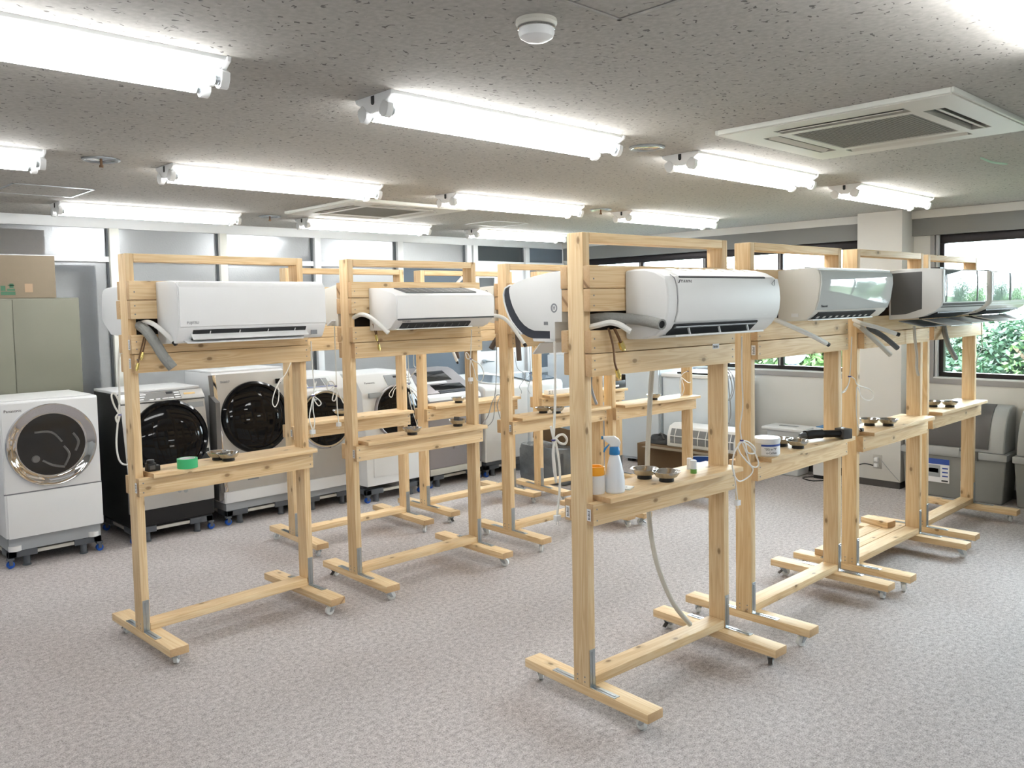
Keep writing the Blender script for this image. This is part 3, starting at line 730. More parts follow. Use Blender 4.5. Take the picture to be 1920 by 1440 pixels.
# ================================================================== AIR CONDITIONERS
# cable and hose runs, in the coordinates of the rack they hang on
PATHS={
 'c_R1b':('R1',[(0.054,0.2,1.529),(0.036,0.2,1.37),(0.035,0.2,1.224),(0.021,0.2,1.105),(0.009,0.2,0.999),(0.015,0.2,0.923),(0.034,0.2,0.888),(0.04,0.12,0.892)]),
 'c_R1b_loop':('R1',[(0.031,0.2,1.136),(0.007,0.2,1.186),(-0.003,0.2,1.235),(0.01,0.2,1.245),(0.029,0.2,1.206),(0.033,0.2,1.144),(0.021,0.2,1.099),(0.012,0.2,1.125),(0.031,0.2,1.147)]),
 'c_R1f':('R1',[(0.885,-0.2,1.471),(0.907,-0.17,1.325),(0.919,-0.16,1.208),(0.899,-0.16,1.128),(0.883,-0.16,1.051),(0.9,-0.16,0.988)]),
 'c_R1f_l1':('R1',[(0.923,-0.16,1.231),(0.934,-0.16,1.247),(0.915,-0.16,1.19),(0.908,-0.16,1.106),(0.915,-0.16,1.033),(0.907,-0.16,0.987)]),
 'c_R1f_l2':('R1',[(0.911,-0.16,1.173),(0.946,-0.16,1.147),(0.959,-0.16,1.125),(0.942,-0.16,1.115),(0.92,-0.16,1.143),(0.911,-0.16,1.173)]),
 'c_R2b':('R2',[(0.077,0.25,1.537),(0.06,0.22,1.352),(0.061,0.22,1.191),(0.06,0.22,1.063),(0.067,0.22,0.958)]),
 'c_R2b_l1':('R2',[(0.054,0.22,1.179),(0.03,0.22,1.21),(0.001,0.22,1.203),(-0.001,0.22,1.164),(0.021,0.22,1.163),(0.054,0.22,1.186),(0.037,0.22,1.129),(0.029,0.22,1.098),(0.047,0.22,1.093),(0.059,0.22,1.134),(0.054,0.22,1.179),(0.077,0.22,1.126),(0.104,0.22,1.071)]),
 'c_R3':('R3',[(0.03,-0.088,1.37),(-0.02,-0.11,1.28),(-0.067,-0.12,1.208),(-0.106,-0.12,1.175),(-0.146,-0.12,1.094),(-0.16,-0.12,1.035),(-0.143,-0.12,1.005),(-0.119,-0.12,1.042),(-0.112,-0.12,1.109),(-0.118,-0.12,1.148),(-0.075,-0.12,1.194)]),
 'c_R8':('R8',[(-0.003,0.15,1.313),(0.002,0.15,1.166),(0.003,0.15,1.039),(0.025,0.15,0.952),(0.052,0.15,0.822),(0.084,0.15,0.691),(0.087,0.15,0.639),(0.059,0.15,0.736),(0.012,0.15,0.869),(-0.004,0.15,0.976)]),
 'c_R8_l':('R8',[(-0.008,0.15,1.027),(-0.057,0.15,1.052),(-0.108,0.15,1.048),(-0.174,0.15,0.991),(-0.185,0.15,0.963),(-0.16,0.15,0.952),(-0.124,0.15,1.016),(-0.008,0.15,1.023),(0.057,0.15,0.984),(0.072,0.15,0.965),(0.026,0.15,0.965)]),
 'c_R8_t':('R8',[(0.058,0.15,1.31),(0.054,0.15,1.183),(0.084,0.15,1.16),(0.031,0.15,1.109),(0.015,0.15,1.089),(0.073,0.15,1.144)]),
 'c_R2f':('R2',[(0.773,-0.2,1.497),(0.814,-0.14,1.388),(0.816,-0.13,1.314),(0.81,-0.13,1.253),(0.812,-0.13,1.192)]),
 'c_R2f_l':('R2',[(0.816,-0.13,1.31),(0.786,-0.13,1.315),(0.778,-0.13,1.349),(0.795,-0.13,1.345),(0.816,-0.13,1.307),(0.84,-0.13,1.251),(0.864,-0.13,1.175),(0.903,-0.13,1.165),(0.922,-0.13,1.212),(0.893,-0.13,1.268),(0.824,-0.13,1.306)]),
 'c_R9b':('R9',[(0.116,0.2,1.541),(0.106,0.2,1.201),(0.086,0.2,1.013),(0.055,0.2,0.959),(0.018,0.2,0.868),(-0.032,0.2,0.817),(0.001,0.2,0.795),(0.066,0.2,0.844),(0.09,0.2,0.994),(0.135,0.2,1.002),(0.104,0.2,0.936),(0.131,0.2,0.838)]),
 'c_R10':('R10',[(-0.294,-0.12,1.261),(-0.27,-0.12,1.129),(-0.191,-0.12,1.071),(-0.219,-0.12,1.016),(-0.253,-0.12,0.974),(-0.237,-0.12,0.942),(-0.233,-0.12,0.915)]),
 'c_R10_l':('R10',[(-0.142,-0.12,1.298),(-0.142,-0.12,1.077),(-0.192,-0.12,1.036),(-0.176,-0.12,1.008),(-0.121,-0.12,1.022),(-0.131,-0.12,1.067),(-0.155,-0.12,0.989),(-0.167,-0.12,0.946),(-0.146,-0.12,0.909)]),
 'c_R4b':('R4',[(-0.023,0.1,1.494),(-0.023,0.1,1.386),(-0.026,0.1,1.256),(-0.034,0.1,1.148),(-0.039,0.1,1.094)]),
 'c_R4b_l1':('R4',[(-0.036,0.1,1.092),(-0.049,0.1,1.139),(-0.052,0.1,1.15),(-0.041,0.1,1.117),(-0.036,0.1,1.092),(-0.043,0.1,1.04),(-0.039,0.1,0.974),(-0.028,0.1,0.92),(-0.033,0.1,0.973),(-0.04,0.1,1.04),(-0.036,0.1,1.088)]),
 'c_R4b_l2':('R4',[(-0.042,0.1,1.084),(-0.015,0.1,1.107),(0.015,0.1,1.11),(0.036,0.1,1.088),(0.026,0.1,1.071),(-0.003,0.1,1.077),(-0.027,0.1,1.1)]),
 'c_R4b_d':('R4',[(-0.03,0.1,1.091),(-0.016,0.1,1.037),(-0.006,0.1,0.959),(-0.012,0.1,0.86),(-0.022,0.1,0.807),(-0.025,0.1,0.783)]),
 'c_R4f':('R4',[(0.802,-0.22,1.486),(0.873,-0.17,1.317),(0.894,-0.16,1.169),(0.873,-0.16,1.074),(0.885,-0.16,1.009)]),
 'c_R4f_l1':('R4',[(0.885,-0.16,1.006),(0.827,-0.16,0.958),(0.815,-0.16,0.887),(0.859,-0.16,0.826),(0.942,-0.16,0.836),(0.972,-0.16,0.864),(0.922,-0.16,0.908),(0.872,-0.16,0.952),(0.856,-0.16,0.99),(0.885,-0.16,1.006)]),
 'c_R4f_l2':('R4',[(0.885,-0.16,1.006),(0.931,-0.16,0.998),(0.986,-0.16,0.962),(0.981,-0.16,0.937),(0.93,-0.16,0.949),(0.914,-0.16,0.991),(0.885,-0.16,1.006),(0.964,-0.16,0.964),(1.015,-0.16,0.895),(1.002,-0.16,0.87),(0.955,-0.16,0.886),(0.922,-0.16,0.945),(0.885,-0.16,1.004)]),
 'c_R4f_d':('R4',[(0.823,-0.16,0.885),(0.838,-0.16,0.81),(0.85,-0.16,0.74)]),
 'c_R4g':('R4',[(0.144,0.06,1.344),(0.14,0.06,1.307),(0.152,0.06,1.266),(0.173,0.06,1.224)]),
 'c_R5f':('R5',[(0.74,-0.2,1.439),(0.813,-0.16,1.296),(0.801,-0.16,1.222)]),
 'c_R5f_l':('R5',[(0.801,-0.16,1.219),(0.783,-0.16,1.177),(0.715,-0.16,1.142),(0.758,-0.16,1.15),(0.795,-0.16,1.193),(0.807,-0.16,1.221),(0.865,-0.16,1.2),(0.897,-0.16,1.168),(1.043,-0.16,1.132),(1.097,-0.16,1.091),(1.043,-0.16,1.069),(0.95,-0.16,1.095),(0.891,-0.16,1.16),(0.879,-0.16,1.058),(0.892,-0.16,0.968),(0.919,-0.16,0.917)]),
 'c_R12':('R12',[(0.792,-0.12,1.083),(0.726,-0.12,1.066),(0.692,-0.12,1.009),(0.698,-0.12,0.928),(0.717,-0.12,0.896),(0.744,-0.12,0.945),(0.725,-0.12,1.007),(0.706,-0.12,1.042),(0.791,-0.12,0.993),(0.831,-0.12,0.994)]),
 'c_R5b':('R5',[(0.186,0.2,1.283),(0.225,0.2,1.249),(0.24,0.2,1.192),(0.214,0.2,1.138),(0.184,0.2,1.126),(0.215,0.2,1.166),(0.21,0.2,1.222),(0.176,0.2,1.267),(0.204,0.2,1.068),(0.183,0.2,1.0)]),
 'c_R6':('R6',[(0.611,-0.12,1.465),(0.629,-0.12,1.373),(0.655,-0.12,1.289),(0.657,-0.12,1.206),(0.682,-0.12,1.158)]),
 'c_R7':('R7',[(0.863,-0.1,1.449),(0.88,-0.1,1.312),(0.893,-0.1,1.264),(0.815,-0.1,1.217),(0.761,-0.1,1.163)]),
 'h_R1w':('R1',[(0.06,-0.03,1.59),(0.07,-0.1,1.597),(0.078,-0.17,1.58),(0.1,-0.22,1.542),(0.123,-0.25,1.504)]),
 'h_R1g':('R1',[(0.056,-0.05,1.577),(0.057,-0.12,1.552),(0.074,-0.17,1.495),(0.098,-0.2,1.431),(0.128,-0.22,1.38)]),
 'h_R1c1':('R1',[(0.059,-0.1,1.532),(0.043,-0.11,1.482),(0.034,-0.11,1.448)]),
 'h_R1c2':('R1',[(0.049,-0.1,1.527),(0.025,-0.11,1.458),(0.01,-0.11,1.399)]),
 'h_R2w':('R2',[(0.031,-0.03,1.586),(0.045,-0.1,1.607),(0.063,-0.16,1.594),(0.086,-0.22,1.551),(0.118,-0.26,1.505)]),
 'h_R2c1':('R2',[(0.112,-0.12,1.553),(0.118,-0.13,1.507),(0.124,-0.13,1.482)]),
 'h_R2c2':('R2',[(0.129,-0.12,1.549),(0.131,-0.13,1.482),(0.14,-0.13,1.426)]),
 'h_R4w':('R4',[(0.042,-0.03,1.549),(0.044,-0.09,1.56),(0.062,-0.13,1.568),(0.073,-0.17,1.559),(0.092,-0.2,1.536)]),
 'h_R4g':('R4',[(0.082,0.0,1.58),(0.096,-0.07,1.586),(0.15,-0.12,1.582),(0.181,-0.19,1.573),(0.162,-0.3,1.559)]),
 'h_R4c1':('R4',[(0.081,-0.1,1.546),(0.094,-0.11,1.483),(0.102,-0.11,1.44),(0.105,-0.11,1.408),(0.12,-0.11,1.371)]),
 'h_R4c2':('R4',[(0.115,-0.1,1.543),(0.128,-0.11,1.509),(0.143,-0.11,1.481)]),
 'h_R4d':('R4',[(0.599,0.11,1.407),(0.601,0.13,1.272),(0.606,0.15,1.073),(0.604,0.16,0.898),(0.597,0.15,0.702),(0.582,0.12,0.56),(0.585,0.08,0.419),(0.62,0.03,0.274),(0.7,0.0,0.162)]),
 'h_R5w':('R5',[(0.135,-0.06,1.556),(0.106,-0.12,1.546),(0.158,-0.19,1.506),(0.247,-0.24,1.462),(0.338,-0.26,1.424)]),
 'h_R6a':('R6',[(0.034,0.0,1.526),(-0.068,-0.1,1.504),(-0.021,-0.17,1.479),(0.059,-0.24,1.442)]),
 'h_R6b':('R6',[(0.048,0.0,1.501),(-0.067,-0.1,1.478),(-0.009,-0.15,1.41),(0.094,-0.19,1.325)]),
 'h_R6c':('R6',[(0.042,-0.05,1.495),(0.058,-0.12,1.455),(0.107,-0.16,1.415),(0.178,-0.2,1.354)]),
 'h_R7':('R7',[(0.224,-0.06,1.478),(0.105,-0.12,1.382),(0.108,-0.15,1.294),(0.179,-0.16,1.229)]),
 'h_R9w':('R2',[(0.93,-0.0,1.56),(0.985,-0.03,1.565),(1.04,-0.1,1.577),(1.079,-0.16,1.559),(1.102,-0.22,1.497),(1.123,-0.3,1.394)]),
 'h_R8a':('R8',[(0.246,-0.1,1.766),(0.311,-0.1,1.824),(0.366,-0.1,1.871)]),
 'h_R8b':('R8',[(0.238,-0.1,1.349),(0.241,-0.12,1.287),(0.276,-0.12,1.214)]),
 'h_R8c':('R8',[(0.28,-0.1,1.335),(0.278,-0.12,1.276),(0.287,-0.12,1.234)]),
}
def ac_root(rk, side, x0, W, label):
    if side == 'f': loc = l2w(rk, x0, -.0838, 0); rz = RK[rk][2]
    else: loc = l2w(rk, x0+W, .0838, 0); rz = RK[rk][2]+math.pi
    return thing('air_conditioner', label, 'air conditioner', loc, rz, 'wall air conditioners on the racks')
def pf(prof): return [(-d, z) for d, z in prof]
def arc_pts(prof, n=3):
    return [(p.x, p.y) for p in (Vector((a[0], a[1])) for a in [(q.x, q.y, 0) for q in smooth_path([Vector((d, z, 0)) for d, z in prof], n)])]
def shell(curve, x0, x1, off, th):
    """thin slab following a (depth,height) curve, pushed out by off, th thick"""
    P = [Vector((-d, z)) for d, z in curve]
    out = []; inn = []
    for i, p in enumerate(P):
        t = P[min(i+1, len(P)-1)] - P[max(i-1, 0)]; t.normalize()
        nrm = Vector((t.y, -t.x))
        if nrm.x > 0 and abs(nrm.x) > abs(nrm.y): nrm = -nrm
        if abs(nrm.y) >= abs(nrm.x) and ((nrm.y < 0) != (p.y < 1.62)): nrm = -nrm
        out.append(p+nrm*off); inn.append(p+nrm*(off-th))
    return MB().prism([tuple(q) for q in out]+[tuple(q) for q in inn[::-1]], x0, x1)
def slab(d0, z0, d1, z1, x0, x1, th):
    a, b = Vector((-d0, z0)), Vector((-d1, z1)); t = (b-a).normalized(); nrm = Vector((-t.y, t.x))*th/2
    return MB().prism([tuple(a+nrm), tuple(b+nrm), tuple(b-nrm), tuple(a-nrm)], x0, x1)
def pipe(root, name, key, r, m, tip=None, nut=None, flat=1., n=10):
    rk, pts = PATHS[key]
    P = to_local(root, [l2w(rk, *q) for q in pts])
    o = part(name, MB().tube(P, r, n, flat=flat), m, root)
    d = (P[-1]-P[-2]).normalized()
    if tip == 'black': part('hose_tip', MB().cyl(P[-1]-d*.012, P[-1]+d*.02, r*.92, n=12), M['black'], o)
    if tip == 'hole':
        part('hose_mouth', MB().lathe([(r*.72, 0), (r*1.02, 0), (r*1.02, .012), (r*.72, .012), (r*.72, 0)], 14, Matrix.Translation(P[-1]-d*.006) @ d.to_track_quat('Z', 'Y').to_matrix().to_4x4()), m, o)
        part('hose_bore', MB().cyl(P[-1]-d*.004, P[-1]+d*.001, r*.72, n=14), M['black'], o)
    if nut: part('flare_nut', MB().cyl(P[-1]-d*.008, P[-1]+d*.022, r*2.0, r*2.3, n=6).cyl(P[-1]+d*.022, P[-1]+d*.03, r*1.3, n=10), M['brass'], o)
    return o
def cord(root, keys, r=.0032, m=None, plug=None, ties=(), name='power_cord', lab=None):
    mb = MB(); pts_all = []
    for k in keys:
        rk, pts = PATHS[k]
        W = [l2w(rk, *q) for q in pts]
        pts_all.append(W)
    if root is None:
        c0 = min((q for W in pts_all for q in W), key=lambda q: q.z)
        root = thing('hanging_cable', lab, 'cable', c0); nm = 'cable'
    else: nm = name
    for W in pts_all: mb.tube(to_local(root, W), r, 6, sub=5)
    o = part(nm, mb, m or M['cord'], root)
    par = o
    for ki, i in ties:
        q = to_local(root, [pts_all[ki][i]])[0]
        part('cable_tie', MB().lathe([(.006, -.003), (.009, -.003), (.009, .003), (.006, .003), (.006, -.003)], 10, Matrix.Translation(q)), M['tie'], par)
    if plug:
        ki, i = plug; q = to_local(root, [pts_all[ki][i]])[0]
        part('plug', MB().box((q.x-.013, q.y-.010, q.z-.024), (q.x+.013, q.y+.010, q.z)).box((q.x-.007, q.y-.001, q.z-.04), (q.x-.004, q.y+.001, q.z-.024)).box((q.x+.004, q.y-.001, q.z-.04), (q.x+.007, q.y+.001, q.z-.024)), M['white'], par, bevel=.002, seg=1)
    return o
def logo(root, txt, size, x, d, z, m=None, tilt=0, shear=0):
    return link('logo', text_mesh(txt, size, m or M['ink_grey'], shear=shear), root, (x, -d, z), (tilt, 0, 0))

# --- front, far left: plain flat white unit
W = .785
a = ac_root('R1', 'f', .12, W, 'plain flat-fronted white air conditioner on the far left rack')
P1 = [(0, 1.787), (.16, 1.787), (.215, 1.779), (.235, 1.757), (.238, 1.57), (.232, 1.556), (.205, 1.508), (.19, 1.495), (0, 1.488)]
part('body', MB().prism(pf(P1), 0, W), M['white'], a, bevel=.006)
part('front_panel', shell([(.216, 1.777), (.236, 1.756), (.239, 1.572)], .004, W-.004, .006, .008), M['white'], a, bevel=.003)
part('outlet', slab(.2345, 1.556, .2065, 1.508, .07, W-.12, .008), M['slot'], a)
part('flap', slab(.222, 1.538, .252, 1.512, .06, W-.115, .006), M['white'], a, bevel=.002)
part('lower_flap', slab(.198, 1.508, .245, 1.496, .035, W-.14, .006), M['white'], a, bevel=.002)
for k in range(4): part('vane', slab(.232, 1.552, .214, 1.520, .15+k*.15, .154+k*.15, .012), M['white'], a)
part('display', MB().box((W-.085, -.228, 1.513), (W-.05, -.224, 1.535)), M['ink_grey'], a)
logo(a, 'FUJITSU', .017, .035, .2462, 1.585)
pipe(a, 'drain_hose', 'h_R1w', .0115, M['hose'], 'black')
pipe(a, 'pipe_insulation', 'h_R1g', .030, M['foam'], flat=.8, n=12)
pipe(a, 'copper_pipe', 'h_R1c1', .0035, M['copper'], nut=True); pipe(a, 'copper_pipe', 'h_R1c2', .0035, M['copper'], nut=True)
cord(a, ['c_R1f', 'c_R1f_l1', 'c_R1f_l2'], plug=(0, -1), ties=((2, 0),))

# --- rear, far left: only its rounded white end shows
W = .80
a = ac_root('R1', 'b', .027, W, 'white air conditioner on the back of the far left rack, only its end showing')
part('body', MB().prism(pf([(0, 1.772), (.19, 1.770), (.225, 1.765), (.252, 1.755), (.268, 1.735), (.276, 1.68), (.280, 1.61), (.25, 1.585), (.17, 1.535), (.03, 1.526), (0, 1.53)]), 0, W), M['white'], a, bevel=.006)
part('front_panel', shell([(.268, 1.735), (.276, 1.68), (.281, 1.612)], .006, W-.006, .004, .006), M['white'], a)
part('flap', slab(.265, 1.595, .175, 1.536, .06, W-.06, .006), M['white2'], a)
cord(a, ['c_R1b', 'c_R1b_loop'], r=.0045, ties=((1, 0),))

# --- front, middle left: square front with dark top grille
W = .71
a = ac_root('R2', 'f', .112, W, 'squared white air conditioner with a dark grille along its top edge')
P2 = [(0, 1.757), (.10, 1.755), (.245, 1.722), (.272, 1.708), (.276, 1.69), (.272, 1.577), (.255, 1.565), (.215, 1.530), (.17, 1.515), (0, 1.511)]
part('body', MB().prism(pf(P2), 0, W), M['white'], a, bevel=.006)
part('front_panel', shell([(.272, 1.707), (.277, 1.69), (.273, 1.580)], .006, W-.004, .007, .010), M['white'], a, bevel=.003)
part('seam', slab(.2745, 1.5785, .2725, 1.5725, .01, W-.004, .010), M['alu_dark'], a)
part('top_grille', slab(.125, 1.7525, .243, 1.7255, .09, W-.11, .006), M['grille'], a)
for k in range(8): part('grille_bar', slab(.135, 1.752, .236, 1.728, .12+k*.06, .124+k*.06, .006), M['cord_grey'], a)
part('outlet', slab(.246, 1.5525, .212, 1.524, .06, W-.16, .010), M['slot'], a)
part('outlet_lip', slab(.206, 1.522, .226, 1.520, .03, W-.13, .006), M['white'], a, bevel=.002)
for k in range(9): part('vane', slab(.242, 1.549, .222, 1.531, .10+k*.052, .104+k*.052, .014), M['grille'], a)
logo(a, 'TOSHIBA', .014, .05, .2545, 1.5615, tilt=R(40))
pipe(a, 'drain_hose', 'h_R2w', .0125, M['hose'], 'hole')
pipe(a, 'copper_pipe', 'h_R2c1', .0035, M['copper'], nut=True); pipe(a, 'copper_pipe', 'h_R2c2', .0035, M['copper'], nut=True)
pipe(a, 'drain_pipe', 'h_R9w', .0125, M['hose'], 'black')
cord(a, ['c_R2f', 'c_R2f_l'], plug=(0, -1), ties=((1, 0),))

# --- rear, middle left: cream end profile
W = .80
a = ac_root('R2', 'b', .007, W, 'cream air conditioner end on the back of the middle left rack')
part('body', MB().prism(pf([(0, 1.782), (.045, 1.777), (.10, 1.768), (.15, 1.762), (.162, 1.74), (.172, 1.60), (.168, 1.575), (.13, 1.545), (.0, 1.540)]), 0, W), M['cream'], a, bevel=.005)
part('end_flap', slab(.03, 1.575, .09, 1.545, W, W+.025, .006), M['white'], a)
part('front_panel', shell([(.163, 1.74), (.173, 1.60)], .006, W-.006, .004, .006), M['cream'], a)
cord(a, ['c_R2b', 'c_R2b_l1'], plug=(0, -1), ties=((1, 0),))

# --- front right: rounded white unit
W = .765
a = ac_root('R4', 'f', .195, W, 'large rounded white air conditioner on the nearest rack at front right')
P4 = [(0, 1.772), (.05, 1.777), (.11, 1.776), (.16, 1.764), (.20, 1.744), (.212, 1.735), (.222, 1.70), (.226, 1.65), (.222, 1.605), (.208, 1.565), (.19, 1.540), (.155, 1.512), (.10, 1.498), (0, 1.495)]
part('body', MB().prism(pf(P4), 0, W), M['white2'], a, bevel=.016, seg=3)
part('front_panel', shell([(.213, 1.736), (.222, 1.70), (.226, 1.65), (.222, 1.605), (.208, 1.566)], .055, W-.006, .007, .010), M['white2'], a, bevel=.004)
part('end_seam', shell([(.19, 1.75), (.2135, 1.736), (.2225, 1.70), (.2265, 1.65), (.2225, 1.605), (.2085, 1.566)], .0535, .0555, .0012, .004), M['ink_grey'], a)
part('top_grille', slab(.165, 1.7635, .204, 1.7425, .09, W-.09, .006), M['white'], a)
part('grille_gap', slab(.203, 1.7425, .210, 1.7385, .09, W-.09, .007), M['slot'], a)
for k in range(7): part('grille_bar', slab(.12, 1.777, .165, 1.765, .11+k*.085, .165+k*.085, .004), M['cream'], a)
part('outlet', slab(.203, 1.5575, .160, 1.5175, .06, W-.14, .012), M['slot'], a)
part('flap', slab(.142, 1.506, .226, 1.512, .04, W-.125, .007), M['white2'], a, bevel=.002)
part('inner_flap', slab(.165, 1.535, .205, 1.545, .07, W-.15, .005), M['cord_grey'], a)
for k in range(3): part('flap_arm', slab(.19, 1.545, .20, 1.513, .16+k*.2, .165+k*.2, .008), M['white'], a)
part('indicator', MB().box((W-.12, -.2215, 1.582), (W-.09, -.219, 1.586)), M['paper'], a)
lg = logo(a, 'DAIKIN', .020, .078, .2245, 1.715, M['ink'], shear=.2, tilt=R(-8))
part('logo_mark', MB().prism([(.060, 1.716), (.075, 1.730), (.070, 1.730), (.066, 1.716)], -.2262, -.2255, axis='y'), M['ink'], a)
tri = MB()
for q0, q1 in (((.70, 1.714), (.722, 1.732)), ((.722, 1.732), (.722, 1.698)), ((.722, 1.698), (.70, 1.714))):
    tri.cyl((q0[0], -.2272, q0[1]), (q1[0], -.2272, q1[1]), .0012, n=5)
part('panel_mark', tri, M['ink_grey'], a)
pipe(a, 'drain_hose', 'h_R4w', .0115, M['hose'], 'hole')
pipe(a, 'pipe_insulation', 'h_R4g', .021, M['foam'], 'hole', n=14)
pipe(a, 'copper_pipe', 'h_R4c1', .0045, M['copper'], nut=True); pipe(a, 'copper_pipe', 'h_R4c2', .006, M['copper'], nut=True)
cord(a, ['c_R4f', 'c_R4f_l1', 'c_R4f_l2', 'c_R4f_d'], r=.0035, plug=(3, -1), ties=((0, -1),))

# --- rear of the nearest rack: round end with a dark band
W = .80
a = ac_root('R4', 'b', .004, W, 'white air conditioner end with a dark curved band behind the nearest rack')
inner = [(0, 1.778), (.085, 1.772), (.159, 1.763), (.22, 1.754), (.274, 1.743), (.310, 1.731), (.329, 1.718), (.330, 1.70), (.324, 1.672), (.310, 1.640), (.29, 1.61), (.262, 1.578), (.234, 1.557), (.205, 1.543), (.172, 1.534), (.074, 1.533), (.074, 1.492), (.042, 1.489), (.042, 1.571), (0, 1.571)]
part('body', MB().prism(pf(inner), 0, W), M['white2'], a, bevel=.003)
part('dark_band', MB().prism(pf([(.329, 1.716), (.358, 1.712), (.366, 1.688), (.363, 1.66), (.350, 1.626), (.336, 1.60), (.316, 1.574), (.284, 1.545), (.248, 1.521), (.215, 1.508), (.181, 1.5015), (.075, 1.5025), (.075, 1.533), (.172, 1.534), (.205, 1.543), (.234, 1.557), (.262, 1.578), (.29, 1.61), (.310, 1.640), (.324, 1.672), (.330, 1.70)]), .004, W-.004), M['navy'], a)
part('white_trim', shell([(.325, 1.727), (.357, 1.715), (.368, 1.690), (.364, 1.66), (.351, 1.626), (.337, 1.60), (.317, 1.574), (.285, 1.545), (.250, 1.521)], -.0, W, .006, .007), M['white2'], a, bevel=.001)
part('base_lip', MB().prism(pf([(.181, 1.5015), (.042, 1.5025), (.042, 1.489), (.176, 1.490)]), 0, W), M['white2'], a)
part('open_flap', slab(.155, 1.482, .205, 1.435, .05, W-.02, .005), M['white2'], a)
part('round_mark', MB().lathe([(.013, 0), (.019, 0), (.019, .0008), (.013, .0008), (.013, 0)], 24, Matrix.Translation((W, -.045, 1.628)) @ Matrix.Rotation(R(90), 4, 'Y')), M['ink_grey'], a)
part('round_mark', MB().box((W, -.052, 1.620), (W+.0008, -.049, 1.636)).box((W, -.042, 1.620), (W+.0008, -.039, 1.636)).box((W, -.049, 1.627), (W+.0008, -.042, 1.630)), M['ink_grey'], a)
part('rating_print', MB().box((W, -.108, 1.558), (W+.0008, -.100, 1.572)).box((W, -.098, 1.558), (W+.0008, -.092, 1.572)).box((W, -.090, 1.558), (W+.0008, -.084, 1.572)), M['ink_grey'], a)
cord(a, ['c_R4b', 'c_R4b_l1', 'c_R4b_l2', 'c_R4b_d'], r=.0055, plug=(3, -1), ties=((0, -1),))
pipe(a, 'drain_hose', 'h_R4d', .0115, M['hose_beige'], 'hole')
cord(a, ['c_R4g'], r=.006, m=M['cord_grey'], name='grey_cable')

# --- second rack on the right: glossy panel
W = .80
a = ac_root('R5', 'f', .185, W, 'glossy white air conditioner reflecting windows on the second rack of the right row')
P5 = [(0, 1.786), (.06, 1.792), (.13, 1.794), (.195, 1.789), (.214, 1.780), (.222, 1.755), (.2235, 1.72), (.212, 1.64), (.195, 1.59), (.185, 1.575), (.15, 1.546), (.10, 1.538), (0, 1.534)]
part('body', MB().prism(pf(P5), 0, W), M['cream'], a, bevel=.006)
part('front_panel', shell([(.217, 1.776), (.2235, 1.755), (.225, 1.72), (.213, 1.64), (.196, 1.592)], .004, W-.004, .006, .008), M['gloss'], a, bevel=.002)
part('top_trim', slab(.14, 1.797, .214, 1.785, .004, W-.004, .007), M['white'], a)
part('outlet', slab(.1895, 1.579, .152, 1.5475, .045, W-.13, .010), M['slot'], a)
part('outlet_lip', slab(.148, 1.543, .176, 1.543, .02, W-.13, .006), M['white'], a, bevel=.002)
for k in range(9): part('vane', slab(.188, 1.578, .160, 1.552, .07+k*.065, .095+k*.065, .008), M['cream'], a)
logo(a, 'Panasonic', .017, .035, .2085, 1.604, M['ink'], tilt=R(16))
part('end_handle', MB().box((-.004, -.11, 1.558), (0, -.075, 1.575)), M['white'], a)
part('badge', MB().lathe([(0, 0), (.028, 0), (.028, .001), (0, .001)], 20, Matrix.Translation((W-.06, -.2125, 1.628)) @ Matrix.Rotation(R(90-15), 4, 'X') @ Matrix.Scale(.45, 4, (0, 1, 0))), M['white'], a)
pipe(a, 'drain_hose', 'h_R5w', .0115, M['hose'], 'black')
cord(a, ['c_R5f', 'c_R5f_l'], r=.003, plug=None, ties=((0, -1),))

# --- third rack: grey-sided unit with mirror front and open flaps
def flap_ac(rk, x0, W, label, side_m, body_m, inset=True):
    a = ac_root(rk, 'f', x0, W, label)
    P6 = [(0, 1.800), (.10, 1.808), (.20, 1.809), (.285, 1.803), (.300, 1.797), (.302, 1.612), (.295, 1.590), (.262, 1.560), (.20, 1.533), (.12, 1.518), (0, 1.512)]
    part('body', MB().prism(pf(P6), 0, W), body_m, a, bevel=.006)
    if inset:
        part('side_inset', MB().prism(pf([(.012, 1.785), (.19, 1.790), (.19, 1.575), (.10, 1.545), (.012, 1.540)]), -.002, .004), side_m, a)
    part('front_panel', MB().box((.03, -.308, 1.612), (W-.004, -.301, 1.795)), M['mirror'], a, bevel=.002)
    part('panel_edge', MB().box((.006, -.306, 1.612), (.03, -.300, 1.797)), M['white2'], a)
    part('panel_catch', MB().box((.01, -.285, 1.790), (.06, -.235, 1.8105)), M['black'], a)
    part('chin', slab(.300, 1.606, .283, 1.583, .02, W-.01, .010), M['greige'] if inset else M['white'], a)
    part('outlet', slab(.255, 1.553, .15, 1.521, .06, W-.08, .010), M['slot'], a)
    part('flap', slab(.185, 1.513, .345, 1.476, .02, W*.50, .006), M['silver'], a, bevel=.002)
    part('flap', slab(.185, 1.513, .330, 1.482, W*.54, W-.03, .006), M['silver'], a, bevel=.002)
    part('rear_flap', slab(.05, 1.504, .20, 1.470, .02, W-.03, .006), M['cord_grey'], a, bevel=.002)
    return a
a = flap_ac('R6', .33, .71, 'air conditioner with grey side and mirror front on the third rack of the right row', M['greige'], M['white2'])
pipe(a, 'drain_hose', 'h_R6a', .012, M['hose'], 'black'); pipe(a, 'drain_hose', 'h_R6b', .014, M['hose_beige'], 'hole'); pipe(a, 'pipe_insulation', 'h_R6c', .015, M['foam_dark'])
cord(a, ['c_R6'], r=.009, name='wrapped_cable', m=M['hose_beige'])
a = flap_ac('R7', .13, .80, 'beige-sided air conditioner cut by the right edge of the view on the last rack', M['beige'], M['beige'], inset=False)
part('side_seam', MB().box((-.0012, -.212, 1.54), (0, -.209, 1.795)), M['ink_grey'], a)
